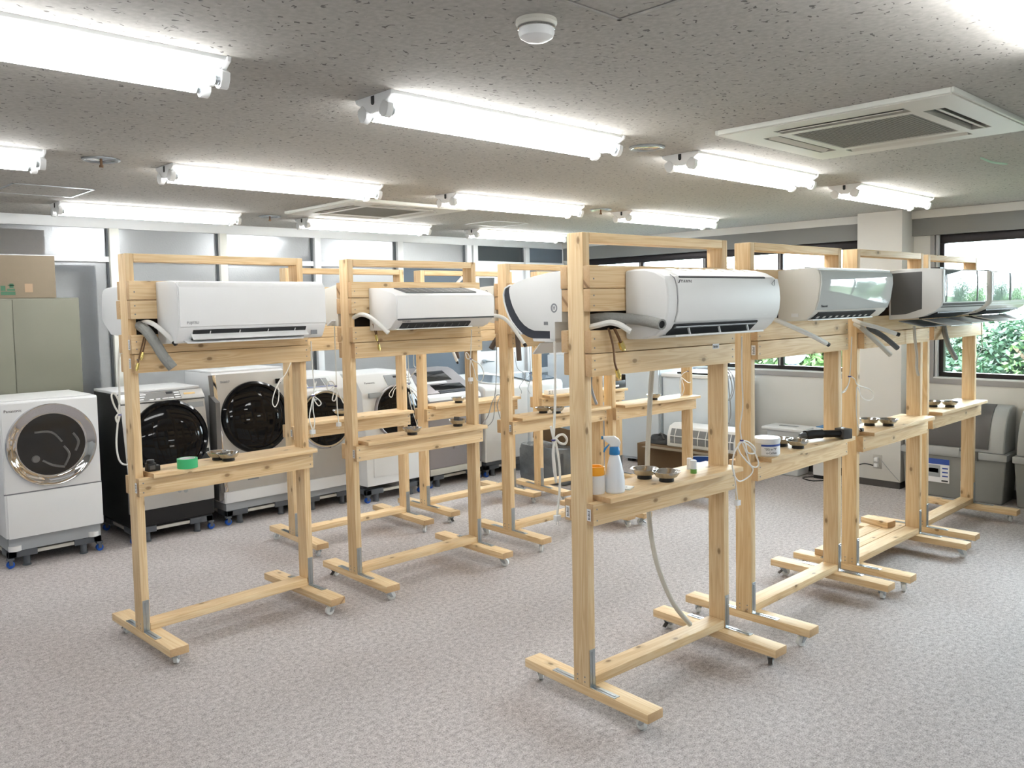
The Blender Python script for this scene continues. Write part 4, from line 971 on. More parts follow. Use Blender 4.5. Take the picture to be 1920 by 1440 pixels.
pipe(a, 'pipe_insulation', 'h_R7', .017, M['foam'])
cord(a, ['c_R7'], r=.003, m=M['hose_beige'], name='thin_wire')

# --- units on the rack left of the front right one
W = .80
a = ac_root('R9', 'b', -.005, W, 'white air conditioner end with a round mark, right of the squared unit')
part('body', MB().prism(pf([(0, 1.778), (.06, 1.777), (.165, 1.772), (.19, 1.75), (.20, 1.60), (.17, 1.54), (0, 1.52)]), 0, W), M['cream'], a, bevel=.005)
part('round_mark', MB().lathe([(.010, 0), (.015, 0), (.015, .0008), (.010, .0008), (.010, 0)], 20, Matrix.Translation((W, -.075, 1.735)) @ Matrix.Rotation(R(90), 4, 'Y')), M['ink_grey'], a)
part('front_panel', shell([(.19, 1.75), (.20, 1.602)], .006, W-.006, .004, .006), M['white'], a)
cord(a, ['c_R9b'], r=.0035, m=M['cord_grey'])
part('taped_pipe', MB().tube(to_local(a, [l2w('R9', .06, .10, 1.44), l2w('R9', .03, .12, 1.39), l2w('R9', .0, .13, 1.345)]), .018, 8), M['brown_foam'], a)
W = .80
a = ac_root('R9', 'f', .08, W, 'beige air conditioner with a hanging flap half hidden behind the nearest rack')
part('body', MB().prism(pf([(0, 1.775), (.18, 1.77), (.22, 1.74), (.225, 1.58), (.19, 1.53), (.0, 1.50)]), 0, W), M['cream'], a, bevel=.006)
part('flap', slab(.06, 1.495, .235, 1.375, .04, W-.04, .006), M['cream'], a, bevel=.002)
part('outlet', slab(.222, 1.573, .19, 1.526, .05, W-.05, .008), M['slot'], a)
part('taped_pipe', MB().tube(to_local(a, [l2w('R9', .05, -.09, 1.55), l2w('R9', .02, -.13, 1.42), l2w('R9', .02, -.14, 1.27)]), .018, 8), M['brown_foam'], a)

# --- hoses and cords hanging on racks whose units are out of sight
def loose(kind, label, key, r, m, tip=None):
    rk, pts = PATHS[key]; P = [l2w(rk, *q) for q in pts]
    t = thing(kind, label, 'hose', min(P, key=lambda q: q.z)); return pipe(t, 'hose', key, r, m, tip)
loose('hose_stub', 'white hose stub with a black tip above the planks of the squared unit', 'h_R8a', .012, M['hose'], 'black')
loose('hose_stub', 'white hose stub with a black tip hanging below the squared unit', 'h_R8b', .012, M['hose'], 'black')
loose('taped_hose', 'dark brown taped pipe hanging beside the black-tipped hose stub', 'h_R8c', .016, M['brown_foam'])
cord(None, ['c_R3'], lab='single loop of white cord hanging before the silver washer', ties=((0, 0),))
cord(None, ['c_R8', 'c_R8_l', 'c_R8_t'], lab='tangled bundle of white cords hanging by the second white washer', ties=((0, 2), (2, 2)))
cord(None, ['c_R10', 'c_R10_l'], r=.0028, m=M['cord_grey'], plug=(0, -1), lab='tangled grey cords with a plug hanging in front of the white top loader', ties=((1, 1),))
cord(None, ['c_R12'], lab='white cord loops hanging at the far post behind the beige hose', ties=((0, 0),))
cord(None, ['c_R5b'], r=.003, m=M['cord_grey'], lab='coil of grey cable hanging between the two nearest right-row racks')

# ================================================================== THINGS ON THE SHELVES
BOWL = MB().lathe([(0, .0165), (.028, .0165), (.040, .023), (.050, .037), (.0555, .0425), (.0585, .043), (.0585, .0415), (.054, .036), (.043, .020), (.030, .0135), (0, .0135)], 28).mesh('dish', M['steel'])
BASE = MB().lathe([(0, 0), (.030, 0), (.031, .003), (.030, .0135), (0, .0135)], 24).mesh('magnet_base', M['black'])
SCRW = MB()
for k in range(9):
    aa = k*2.4; SCRW.cyl((.012*math.cos(aa)*(k % 3+.4), .012*math.sin(aa)*(k % 3+.4), .018), (.012*math.cos(aa)*(k % 3+.4)+.008*math.sin(k), .012*math.sin(aa)*(k % 3+.4)+.008*math.cos(k), .027), .0025, n=6)
SCRW = SCRW.mesh('loose_screws', M['ink_grey'])
def bowl(rk, x, y, label, sc=1.0):
    q = l2w(rk, x, y, ZT)
    t = thing('magnetic_bowl', label, 'bowl', q, 0, 'steel magnetic parts bowls')
    t.scale = (sc, sc, sc)
    link('dish', BOWL, t); link('magnet_base', BASE, t)
    o = link('loose_screws', SCRW, t, (0, 0, -.0003), (0, 0, x*9)); o['kind'] = 'stuff'
bowl('R1', .435, -.005, 'rear of the two bowls behind the green tape'); bowl('R1', .455, -.075, 'front of the two bowls beside the green tape')
bowl('R2', .395, -.075, 'single steel bowl left on the shelf of the middle left rack')
bowl('R2', .80, -.005, 'steel bowl holding a brown block on the middle left rack')
bowl('R3', .43, .04, 'steel bowl glimpsed beside the middle left rack post')
bowl('R8', .33, -.06, 'steel bowl on the back-row shelf before the mauve washer')
bowl('R9', .345, -.02, 'left of two bowls on the rack behind the nearest post'); bowl('R9', .40, -.10, 'right of two bowls on the rack behind the nearest post')
bowl('R12', .47, -.04, 'lone bowl on the bright shelf behind the hanging beige hose')
bowl('R4', .44, .035, 'rear steel bowl on the nearest shelf beside the spray bottle', 1.05); bowl('R4', .46, -.072, 'front steel bowl at the edge of the nearest shelf', 1.05)
bowl('R5', .405, .02, 'rear bowl next to the white tub on the second right shelf'); bowl('R5', .40, -.075, 'front bowl below the black drill on the second right shelf')
bowl('R6', .31, .02, 'left bowl on the third right-row shelf'); bowl('R6', .365, -.07, 'right bowl on the third right-row shelf')
bowl('R7', .32, .035, 'left bowl on the last right-row shelf'); bowl('R7', .37, -.06, 'right bowl on the last right-row shelf')
def on(rk, x, y, name, label, cat, rz=0): return thing(name, label, cat, l2w(rk, x, y, ZT), RK[rk][2]+rz)
t = on('R2', .80, -.005, 'rubber_block', 'brown block lying in a bowl on the middle left rack', 'block', .5)
t.location.z += .030
part('block', MB().boxm((.05, .036, .022), Matrix.Translation((0, 0, .014)) @ Matrix.Rotation(R(22), 4, 'Y')), M['bin_dark'], t, bevel=.002)
t = on('R1', .235, -.088, 'tape_roll', 'roll of bright green adhesive tape on the far left shelf', 'tape')
part('tape', MB().lathe([(.036, 0), (.048, 0), (.048, .047), (.036, .047), (.036, 0)], 40), M['tape_green'], t, sharp=40)
part('core', MB().lathe([(.033, .0005), (.036, .0005), (.036, .0472), (.033, .0472), (.033, .0005)], 40), M['paper'], t)
t = on('R1', .085, -.03, 'black_connector', 'small black plastic connector beside the left post of the far left rack', 'connector')
part('connector_body', MB().box((-.026, -.022, 0), (.014, .022, .04)).box((.014, -.018, 0), (.034, .018, .026)).cyl((-.006, 0, .04), (-.006, 0, .055), .018, n=14), M['black'], t, bevel=.003)
part('connector_key', MB().box((-.02, -.026, .01), (.006, -.022, .03)), M['bin_dark'], t)
# spray bottle
t = on('R4', .155, -.055, 'spray_bottle', 'white spray bottle with blue collar on the nearest shelf', 'bottle', R(138))
t.scale = (.92, .92, .92)
part('bottle', MB().lathe([(0, 0), (.040, 0), (.044, .006), (.044, .05), (.040, .085), (.032, .125), (.024, .155), (.019, .168), (.019, .18), (0, .18)], 32), M['frosted_white'], t)
part('collar', MB().lathe([(0, .168), (.023, .168), (.024, .172), (.022, .198), (.018, .204), (0, .204)], 24), M['blue'], t)
part('spray_head', MB().prism([(-.022, .203), (.020, .203), (.022, .214), (.038, .226), (.050, .236), (.050, .248), (.030, .250), (.0, .250), (-.022, .236), (-.027, .222)], -.014, .014, axis='y'), M['white'], t, bevel=.007, seg=3)
part('trigger', MB().prism([(.020, .214), (.026, .214), (.046, .196), (.050, .180), (.045, .178), (.036, .194)], -.006, .006, axis='y'), M['blue'], t, bevel=.002)
part('nozzle', MB().cyl((.050, 0, .243), (.058, 0, .243), .007, n=12), M['blue'], t)
t = on('R4', .088, -.010, 'orange_jar', 'white paper roll with an orange top beside the spray bottle', 'jar')
part('jar', MB().lathe([(0, 0), (.036, 0), (.038, .004), (.038, .075), (0, .075)], 28), M['paper'], t)
part('orange_band', MB().lathe([(0, .075), (.037, .075), (.037, .108), (.034, .110), (.026, .110), (.026, .10), (0, .10)], 28), M['orange'], t)
t = on('R4', .075, -.035, 'white_card', 'tall white card standing by the near post of the nearest rack', 'card')
part('card', MB().box((-.012, -.001, 0), (.012, .001, .095)), M['paper'], t)
t = on('R4', .235, -.045, 'white_tile', 'small white square piece with a hole lying by the spray bottle', 'tile', .4)
part('tile', MB().box((-.032, -.024, 0), (.032, .024, .006)).box((-.032, .018, .006), (.012, .024, .03)), M['cream'], t, bevel=.002)
part('tile_hole', MB().cyl((.0, .0, .0055), (0, 0, .0063), .004, n=10), M['black'], t)
t = on('R4', .675, -.05, 'glue_tube', 'small clear tube with green liquid in its base on the nearest shelf', 'tube')
part('tube', MB().lathe([(0, .02), (.014, .02), (.014, .058), (.011, .06), (0, .06)], 20), M['frosted_white'], t)
part('green_base', MB().lathe([(0, 0), (.0142, 0), (.0142, .02), (0, .02)], 20), mat('green_liquid', (.14, .33, .07), .3), t)
t = on('R4', .735, .02, 'plastic_vial', 'small white vial standing behind the green-based tube', 'vial')
part('vial', MB().lathe([(0, 0), (.012, 0), (.012, .05), (.010, .052), (0, .052)], 18), M['paper'], t)
part('vial_ridge', MB().lathe([(.012, .006), (.0128, .006), (.0128, .012), (.012, .012), (.012, .006)], 18), M['paper'], t)
# white tub, dish and drill
t = on('R5', .125, -.055, 'plastic_tub', 'round white tub with a blue and black printed label on the second right shelf', 'tub')
part('tub', MB().lathe([(0, 0), (.058, 0), (.062, .006), (.064, .07), (0, .07)], 36), M['cream'], t)
part('lid', MB().lathe([(0, .068), (.067, .068), (.068, .072), (.068, .086), (.064, .09), (0, .09)], 36), M['white'], t)
lab = MB()
for i in range(12):
    a0, a1 = R(-172+i*10), R(-172+(i+1)*10)
    for (z0, z1, mi, rr) in ((.008, .066, 0, .0648), (.052, .062, 1, .0653)):
        lab.add([(rr*math.cos(q), rr*math.sin(q), z) for q, z in ((a0, z0), (a1, z0), (a1, z1), (a0, z1))], [(0, 1, 2, 3)], mi)
part('label', lab, [M['paper'], M['ink_blue']], t)
me = text_mesh('"00(-x-"9"', .016, M['ink']); me2 = text_mesh('e-Cellset', .015, M['ink'])
for me_, z_, a_ in ((me, .034, -158), (me2, .016, -150)):
    for v in me_.vertices:
        an = R(a_)+v.co.x/.066; rr = .0658-v.co.y*.3; v.co = (rr*math.cos(an), rr*math.sin(an), v.co.z+z_)
    link('lettering', me_, t)
t = on('R5', .33, .045, 'white_dish', 'white dish behind the tub on the second right shelf', 'dish')
part('dish', MB().lathe([(0, 0), (.03, 0), (.045, .03), (.052, .034), (.052, .037), (.043, .033), (.028, .006), (0, .006)], 28), M['white'], t)
part('dish_print', MB().boxm((.03, .001, .012), Matrix.Translation((0, -.0395, .02)) @ Matrix.Rotation(R(-28), 4, 'X')), M['ink'], t)
t = on('R5', .66, -.02, 'cordless_drill', 'black cordless drill lying on the second right shelf', 'drill', R(-22))
part('drill_body', MB().tube([(-.05, 0, .034), (0, 0, .036), (.06, 0, .034)], .026, 12), M['black'], t)
part('handle', MB().tube([(.05, 0, .034), (.11, -.01, .032), (.17, -.02, .03)], .022, 10, flat=.8), M['black'], t)
part('battery', MB().box((.165, -.055, .002), (.225, .02, .058)), M['bin_dark'], t, bevel=.006)
part('chuck', MB().cyl((-.05, 0, .034), (-.085, 0, .032), .018, .012, n=16), M['stand'], t)
part('drill_bit', MB().cyl((-.085, 0, .032), (-.14, 0, .022), .003, n=8), M['zinc'], t)
t = on('R6', .06, -.045, 'black_clip', 'tiny black clip beside the near post of the third right rack', 'clip')
part('clip', MB().box((-.012, -.01, 0), (.012, .01, .016)).box((-.006, -.012, .016), (.006, .012, .020)), M['black'], t, bevel=.002)
part('clip_pin', MB().cyl((-.014, 0, .008), (.014, 0, .008), .003, n=8), M['zinc'], t)
# power strip and black printer on the farthest rack
t = on('R10', .14, -.04, 'power_strip', 'white multi-socket power strip on the farthest rack shelf', 'power strip')
part('strip_body', MB().box((-.06, -.03, 0), (.24, .03, .04)), M['white'], t, bevel=.006)
part('strip_cord', MB().tube([(.24, 0, .02), (.30, -.02, .03), (.36, .01, .02), (.42, -.01, .012)], .006, 6), M['white'], t)
so = MB()
for k in range(3):
    for z in (.012, .026): so.box((-.045+k*.03, -.0312, z), (-.040+k*.03, -.030, z+.007))
part('sockets', so, M['ink'], t)
t = on('R10', .86, -.045, 'black_bracket_box', 'open black plastic box on the right end of the farthest shelf', 'box', .2)
part('box', MB().box((-.10, -.05, 0), (.10, .05, .006)).box((-.10, -.05, .006), (-.094, .05, .10)).box((.094, -.05, .006), (.10, .05, .12)).box((-.094, .044, .006), (.094, .05, .11)).box((-.094, -.05, .006), (.094, -.044, .07)), M['black'], t, bevel=.002)
part('paper_slip', MB().box((-.06, -.056, .02), (-.01, -.0505, .035)), M['paper'], t)

# ================================================================== WASHING MACHINES ALONG THE PARTITION
def stand(x0, x1, y0, y1, label):
    """grey wheeled stand: corner blocks, sliding rails, round feet, blue casters; top at z = .11"""
    t = thing('washer_stand', label, 'washer stand', ((x0+x1)/2, (y0+y1)/2, 0))
    a, b = (x1-x0)/2, (y1-y0)/2
    for sx in (-1, 1):
        for sy in (-1, 1):
            m = MB(); xa, xb = sorted((sx*a, sx*(a-.17))); ya, yb = sorted((sy*b, sy*(b-.05))); m.box((xa, ya, .066), (xb, yb, .108))
            xa, xb = sorted((sx*a, sx*(a-.05))); ya, yb = sorted((sy*b, sy*(b-.17))); m.box((xa, ya, .066), (xb, yb, .108))
            part('corner_block', m, M['stand'], t, bevel=.003)
            part('support_foot', MB().lathe([(0, 0), (.026, 0), (.027, .006), (.021, .01), (.021, .067), (0, .067)], 16, Matrix.Translation((sx*(a-.11), sy*(b-.027), 0))), M['stand'], t)
            cx, cy = sx*(a-.012), sy*(b-.012)
            c = part('caster', MB().box((cx-.02, cy-.018, .054), (cx+.02, cy+.018, .066)).box((cx-.011, cy-.0185, .02), (cx+.011, cy-.016, .054)).box((cx-.011, cy+.016, .02), (cx+.011, cy+.0185, .054)), M['stand'], t)
            part('wheel', MB().lathe([(0, -.015), (.022, -.015), (.0235, -.012), (.0235, .012), (.022, .015), (0, .015)], 16, Matrix.Translation((cx, cy, .0236)) @ Matrix.Rotation(R(90), 4, 'X')), M['bluewheel'], c)
    for sy in (-1, 1): part('rail', MB().box((-a+.16, sy*(b-.025)-.014, .074), (a-.16, sy*(b-.025)+.014, .096)), M['cassette'], t)
    for sx in (-1, 1): part('rail', MB().box((sx*(a-.025)-.014, -b+.16, .074), (sx*(a-.025)+.014, b-.16, .096)), M['cassette'], t)

def front_loader(label, x0, w, yf, depth, prof, body_m, front_m, zc, r, door, xc=None, z0=.11, plinth=None, tilt=None, dark_side=False):
    t = thing('washing_machine', label, 'washing machine', (x0+w/2, yf, 0))
    (ya, za), (yb, zb) = tilt if tilt else ((0, .3), (0, 1.0))
    ang = math.atan2(yb-ya, zb-za)
    part('cabinet', MB().prism(prof, -w/2, w/2), body_m, t, bevel=.008)
    if plinth: part('plinth', MB().box((-w/2+.015, .02, z0), (w/2-.015, depth-.03, plinth)), M['cord_grey'] if not dark_side else M['black'], t)
    yc = ya+(yb-ya)*(zc-za)/(zb-za)
    def front(name, x_0, x_1, z_0, z_1, th, m, bev=.004, parent=t):
        q = lambda z: ya+(yb-ya)*(z-za)/(zb-za)
        n_ = Vector((-math.cos(ang), math.sin(ang)))*th
        A, B = Vector((q(z_0), z_0)), Vector((q(z_1), z_1))
        return part(name, MB().prism([tuple(A), tuple(B), tuple(B+n_), tuple(A+n_)], x_0, x_1), m, parent, bevel=bev)
    mrot = (R(90)-ang, 0, 0)
    loc = (xc or 0, yc, zc)
    dr = None
    for nm, pr, m in door:
        if dr is None: dr = part(nm, MB().lathe([(a*r, b) for a, b in pr], 56), m, t, loc, mrot)
        else: part(nm, MB().lathe([(a*r, b) for a, b in pr], 56), m, dr)
    return t, front, yc, ang, dr

# 1: cube-shaped white washer with a chrome ring
x0, w_ = 1.315, .585
prof = [(0, .2), (0, 1.075), (.012, 1.085), (.57, 1.085), (.57, .2)]
t, front, yc, ang, dr = front_loader('cube-shaped white washer with a wide chrome door ring at the far left', x0, w_, 6.16, .57, prof, M['white'], M['white'], .785, .272,
    [('door_ring', [(1.0, .002), (1.0, .036), (.99, .041), (.975, .041), (.90, .030), (.82, .021), (.765, .016), (.75, .016), (.75, .002)], M['chrome']),
     ('door_glass', [(.755, .015), (.55, .019), (0, .021)], M['smoke'])], xc=-.005, plinth=.2)
front('upper_panel', -w_/2+.006, w_/2-.004, .492, 1.072, .010, M['white'])
front('lower_panel', -w_/2+.012, w_/2-.002, .198, .484, .012, M['white'])
part('seam', MB().box((-w_/2, -.004, .484), (w_/2, .01, .492)), M['ink_grey'], t)
part('top_plate', MB().box((-w_/2+.02, .03, 1.085), (w_/2-.02, .55, 1.092)), M['white2'], t, bevel=.004)
part('foot_cup', MB().cyl((w_/2-.06, .03, .112), (w_/2-.06, .03, .145), .035, n=18), M['white2'], t)
part('foot_cup', MB().cyl((-w_/2+.05, .03, .112), (-w_/2+.05, .03, .145), .038, n=18), M['white2'], t)
link('logo', text_mesh('Panasonic', .026, M['ink']), t, (-w_/2+.02, -.0112, 1.018))
pad = MB()
for (p0, p1, p2) in (((-.10, .09), (0, .08), (.06, .01)), ((.07, -.02), (.10, -.08), (.07, -.15)), ((.13, .06), (.16, 0), (.14, -.06)), ((-.06, -.10), (0, -.14), (.07, -.16))):
    pad.tube([(p0[0], p0[1], .004), (p1[0], p1[1], .006), (p2[0], p2[1], .004)], .010, 6)
part('drum_ribs', pad, M['silver_dark'], dr, (0, 0, .010))
part('drum_hub', MB().lathe([(0, .030), (.020, .026), (.026, .018)], 20, Matrix.Translation((-.10, -.085, 0))), M['silver_dark'], dr)
stand(x0+.01, x0+w_-.01, 6.185, 6.72, 'grey wheeled stand with blue casters under the cube-shaped washer')

# 2: white washer with black sides, slanted control panel and black round door
x0, w_ = 2.075, .605
prof = [(0, .125), (0, .40), (.10, .985), (.155, 1.045), (.175, 1.055), (.66, 1.06), (.66, .125)]
bk = [('door_ring', [(1.0, .0), (1.0, .018), (.985, .032), (.92, .044), (.86, .040), (.84, .03), (.84, 0)], M['blackglass']),
      ('door_glass', [(.85, .034), (.70, .050), (.45, .060), (0, .066)], M['blackglass'])]
t, front, yc, ang, dr = front_loader('washer with black sides and a big black round door, left of centre', x0, w_, 6.14, .66, prof, M['black'], M['white'], .725, .275, bk, xc=.02, tilt=((0, .36), (.105, .985)), dark_side=True, plinth=.125)
front('front_panel', -w_/2, w_/2, .36, .985, .006, M['silver'])
part('kick_panel', MB().box((-w_/2, -.006, .235), (w_/2, .0, .375)), M['silver'], t, bevel=.003)
part('side_trim', MB().box((-w_/2-.002, -.004, .22), (-w_/2+.03, .03, .40)), M['mauve'], t)
n_ = math.atan2(.055, .06)
cp = part('control_panel', MB().prism([(.098, .990), (.155, 1.052), (.145, 1.060), (.088, .998)], -w_/2, w_/2), M['silver'], t, bevel=.002)
bt = MB(); cs = Vector((.0915, .9985)); dz = Vector((.057, .062)).normalized(); nn = Vector((-dz.y, dz.x))
def on_panel(m, xa, xb, s0, s1, th, mi=0):
    A, B = cs+dz*s0+nn*(.0005), cs+dz*s1+nn*.0005
    m.prism([tuple(A), tuple(B), tuple(B+nn*th), tuple(A+nn*th)], xa, xb, mi)
dk = MB(); on_panel(dk, -.19, .13, .006, .078, .002); part('display_field', dk, M['silver_dark'], cp)
for k in range(4): on_panel(bt, -.10+k*.045, -.07+k*.045, .010, .018, .004)
for k in range(3): on_panel(bt, -.18+k*.012, -.14+k*.012, .014+k*.022, .024+k*.022, .004)
for k in range(3): on_panel(bt, .085+k*.0, .125, .012+k*.022, .024+k*.022, .004)
for k in range(2): on_panel(bt, .0+k*.04, .034+k*.04, .010, .02, .004)
part('buttons', bt, M['paper'], cp)
lc = MB(); on_panel(lc, .03, .075, .055, .074, .004); part('lcd', lc, M['ink'], cp)
oa = MB(); on_panel(oa, .155, .24, .036, .052, .003); part('amber_print', oa, mat('amber_print', (.75, .52, .22), .5), cp)
part('top_lid', MB().box((-w_/2, .18, 1.058), (w_/2, .66, 1.078)), M['white'], t, bevel=.005)
front('energy_label', .17, .29, .925, .965, .0072, M['cord_grey'], 0)
front('door_print', -.02, .02, .70, .704, .07, M['cord_grey'], 0)
front('badge', -.015, .015, .655, .667, .072, M['silver_dark'], 0)
part('program_marks', MB().cyl((.09, -.0068, .33), (.09, -.006, .33), .016, n=14).cyl((.045, -.0068, .335), (.045, -.006, .335), .014, n=14).box((.125, -.0068, .335), (.135, -.006, .365)), M['cord_grey'], t)
stand(x0+.01, x0+w_-.01, 6.155, 6.75, 'grey wheeled stand with blue casters under the black-sided washer')

# 3: silver washer with a black round door
x0, w_ = 2.765, .60
prof = [(0, .17), (0, .26), (.15, 1.155), (.17, 1.165), (.66, 1.165), (.66, .17)]
t, front, yc, ang, dr = front_loader('silver washer with a black round door behind the far left rack shelf', x0, w_, 6.14, .66, prof, M['white'], M['silver'], .80, .285, bk, xc=.015, tilt=((0, .26), (.15, 1.155)), plinth=.19)
front('front_panel', -w_/2, w_/2, .262, 1.15, .008, M['silver'])
front('chrome_edge', -w_/2-.004, -w_/2+.025, .262, 1.15, .014, M['chrome'])
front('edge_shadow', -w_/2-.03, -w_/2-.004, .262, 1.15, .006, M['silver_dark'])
part('side_panel', MB().prism([(.02, .2), (.02, .95), (.14, 1.0), (.14, .2)], -w_/2-.035, -w_/2), M['silver_dark'], t)
part('top_lid', MB().box((-w_/2, .17, 1.165), (w_/2, .66, 1.178)), M['white'], t, bevel=.004)
part('kick_panel', MB().box((-w_/2+.01, -.004, .175), (w_/2-.005, .01, .258)), M['white'], t, bevel=.003)
kb = front('dial', .215, .255, 1.045, 1.085, .02, M['blackglass'], .004)
lo_ = link('logo', text_mesh('SHARP', .026, M['ink_grey']), t, (-w_/2+.055, .125, 1.085), (-ang, 0, 0))
lp = front('badge', -.11, -.02, .325, .34, .010, M['ink_grey'], 0)
for k, (xx, zz) in enumerate(((-.10, .86), (.0, .80), (-.09, .78))): front('glass_print', xx, xx+.022, zz, zz+.008, .075, M['cord_grey'], 0)
stand(x0+.02, x0+w_-.01, 6.16, 6.76, 'grey wheeled stand with blue casters under the silver washer')

# 4: white washer with a lens-shaped control panel
x0, w_ = 3.372, .525
prof = [(0, .16), (0, .45), (.07, .97), (.22, 1.09), (.25, 1.10), (.64, 1.10), (.64, .16)]
bk2 = [('door_ring', [(1.0, .0), (1.0, .016), (.96, .026), (.90, .024), (.90, 0)], M['chrome']), ('door_glass', [(.91, .024), (.86, .03), (.6, .046), (0, .056)], M['blackglass'])]
t, front, yc, ang, dr = front_loader('white washer with a silver lower front between the two left racks', x0, w_, 6.08, .64, prof, M['white'], M['white'], .73, .24, bk2, xc=-.0, tilt=((0, .45), (.07, .97)), plinth=.17)
part('lower_front', MB().box((-w_/2+.005, -.006, .26), (w_/2-.005, .0, .5)), M['silver'], t, bevel=.003)
part('filter_door', MB().box((-w_/2+.02, -.0085, .30), (-w_/2+.12, -.006, .48)), M['silver'], t)
part('base_skirt', MB().box((-w_/2+.005, -.01, .165), (w_/2-.005, .0, .255)), M['white'], t, bevel=.003)
d4 = Vector((.15, .12)).normalized(); n4 = Vector((-d4.y, d4.x))
def slope(m, xa, xb, s0, s1, th):
    A, B = Vector((.07, .97))+d4*s0, Vector((.07, .97))+d4*s1
    m.prism([tuple(A), tuple(B), tuple(B+n4*th), tuple(A+n4*th)], xa, xb); return m
cp = part('control_panel', slope(MB(), -.13, .14, .03, .16, .004), M['alu_white'], t, bevel=.002)
part('panel_window', slope(MB(), -.10, .05, .05, .14, .006), M['ink_grey'], cp)
part('panel_window', slope(MB(), .06, .10, .05, .14, .006), M['cord_grey'], cp)
part('lettering', slope(MB(), -.12, .13, .038, .044, .005), M['ink_blue'], cp)
stand(x0+.01, x0+w_-.01, 6.1, 6.7, 'grey wheeled stand under the white washer with the lens-shaped panel')

# 5: white washer, round black door
x0, w_ = 3.905, .575
prof = [(0, .14), (0, .50), (.045, .93), (.16, 1.075), (.18, 1.08), (.66, 1.08), (.66, .14)]
bk3 = [('door_ring', [(1.0, .0), (1.0, .02), (.97, .03), (.93, .028), (.93, 0)], M['mauve']), ('door_glass', [(.94, .028), (.88, .036), (.6, .052), (0, .062)], M['blackglass'])]
t, front, yc, ang, dr = front_loader('white washer with a round black door behind the middle left rack', x0, w_, 5.93, .66, prof, M['white'], M['white'], .745, .235, bk3, xc=.055, tilt=((0, .50), (.045, .93)))
part('service_panel', MB().box((-w_/2+.07, -.006, .21), (w_/2-.03, .0, .48)), M['white'], t, bevel=.004)
d4 = Vector((.115, .145)).normalized(); n4 = Vector((-d4.y, d4.x))
def slope5(m, xa, xb, s0, s1, th):
    A, B = Vector((.045, .93))+d4*s0, Vector((.045, .93))+d4*s1
    m.prism([tuple(A), tuple(B), tuple(B+n4*th), tuple(A+n4*th)], xa, xb); return m
cp = part('control_panel', slope5(MB(), .0, .25, .05, .16, .004), M['cord_grey'], t, bevel=.002)
part('lcd', slope5(MB(), .09, .14, .125, .145, .006), M['ink'], cp)
part('buttons', slope5(slope5(slope5(MB(), .14, .24, .09, .105, .007), .14, .24, .065, .08, .007), .15, .24, .115, .13, .007), M['paper'], cp)
part('drawer_handle', MB().box((-w_/2+.06, .02, .885), (-w_/2+.19, .04, .925)), M['cord_grey'], t)
part('door_print', MB().prism([(-.04, -.05), (-.01, -.05), (-.01, .03), (-.04, .03)], .062, .0635, axis='z'), M['ink_blue'], dr)
lo_ = link('logo', text_mesh('Panasonic', .026, M['ink']), t, (-w_/2+.06, .085, 1.0), (-R(38), 0, 0))
part('energy_marks', MB().box((w_/2-.075, -.003, .30), (w_/2-.02, 0, .306)).box((w_/2-.075, -.003, .26), (w_/2-.04, 0, .266)).box((w_/2-.05, -.003, .21), (w_/2-.03, 0, .225)), M['ink_grey'], t)
stand(x0+.0, x0+w_-.0, 5.945, 6.55, 'grey wheeled stand with blue casters under the second white washer')

# 6: mauve top loader
x0, w_ = 4.60, .63
t = thing('washing_machine', 'mauve-silver top-loading washer with a black control strip', 'washing machine', (x0+w_/2, 5.98, 0))
prof = [(0, .17), (-.008, .80), (.03, .835), (.40, 1.03), (.47, 1.05), (.64, 1.05), (.64, .17)]
part('cabinet', MB().prism(prof, -w_/2, w_/2), M['mauve'], t, bevel=.018, seg=3)
part('base_skirt', MB().box((-w_/2+.01, -.004, .115), (w_/2-.01, .62, .17)), M['cassette'], t, bevel=.004)
part('white_band', MB().prism([(-.016, .792), (-.006, .822), (.03, .848), (.034, .838), (.0, .80)], -w_/2+.01, w_/2-.01), M['white'], t)
d6 = Vector((.37, .195)).normalized(); n6 = Vector((-d6.y, d6.x))
def lid(xa, xb, s0, s1, th, m, nm, par=None):
    A, B = Vector((.03, .835))+d6*s0, Vector((.03, .835))+d6*s1
    return part(nm, MB().prism([tuple(A), tuple(B), tuple(B+n6*th), tuple(A+n6*th)], xa, xb), m, par or t, bevel=.002)
ld = lid(-w_/2+.03, w_/2-.03, .02, .40, .012, M['mauve'], 'lid')
lid(-.14, .24, .01, .05, .018, M['navy'], 'front_strip', ld); lid(-.16, .20, .06, .16, .014, M['blackglass'], 'control_strip', ld)
lid(-.20, .15, .22, .39, .014, M['smoke'], 'lid_window', ld); lid(-.18, .06, .18, .21, .015, M['white'], 'lid_handle', ld)
part('lock_mark', MB().box((-.03, -.0085, .335), (.03, -.004, .42)), M['mauve'], t, bevel=.003)
stand(x0+.01, x0+w_-.01, 6.0, 6.6, 'grey wheeled stand under the mauve top-loading washer')

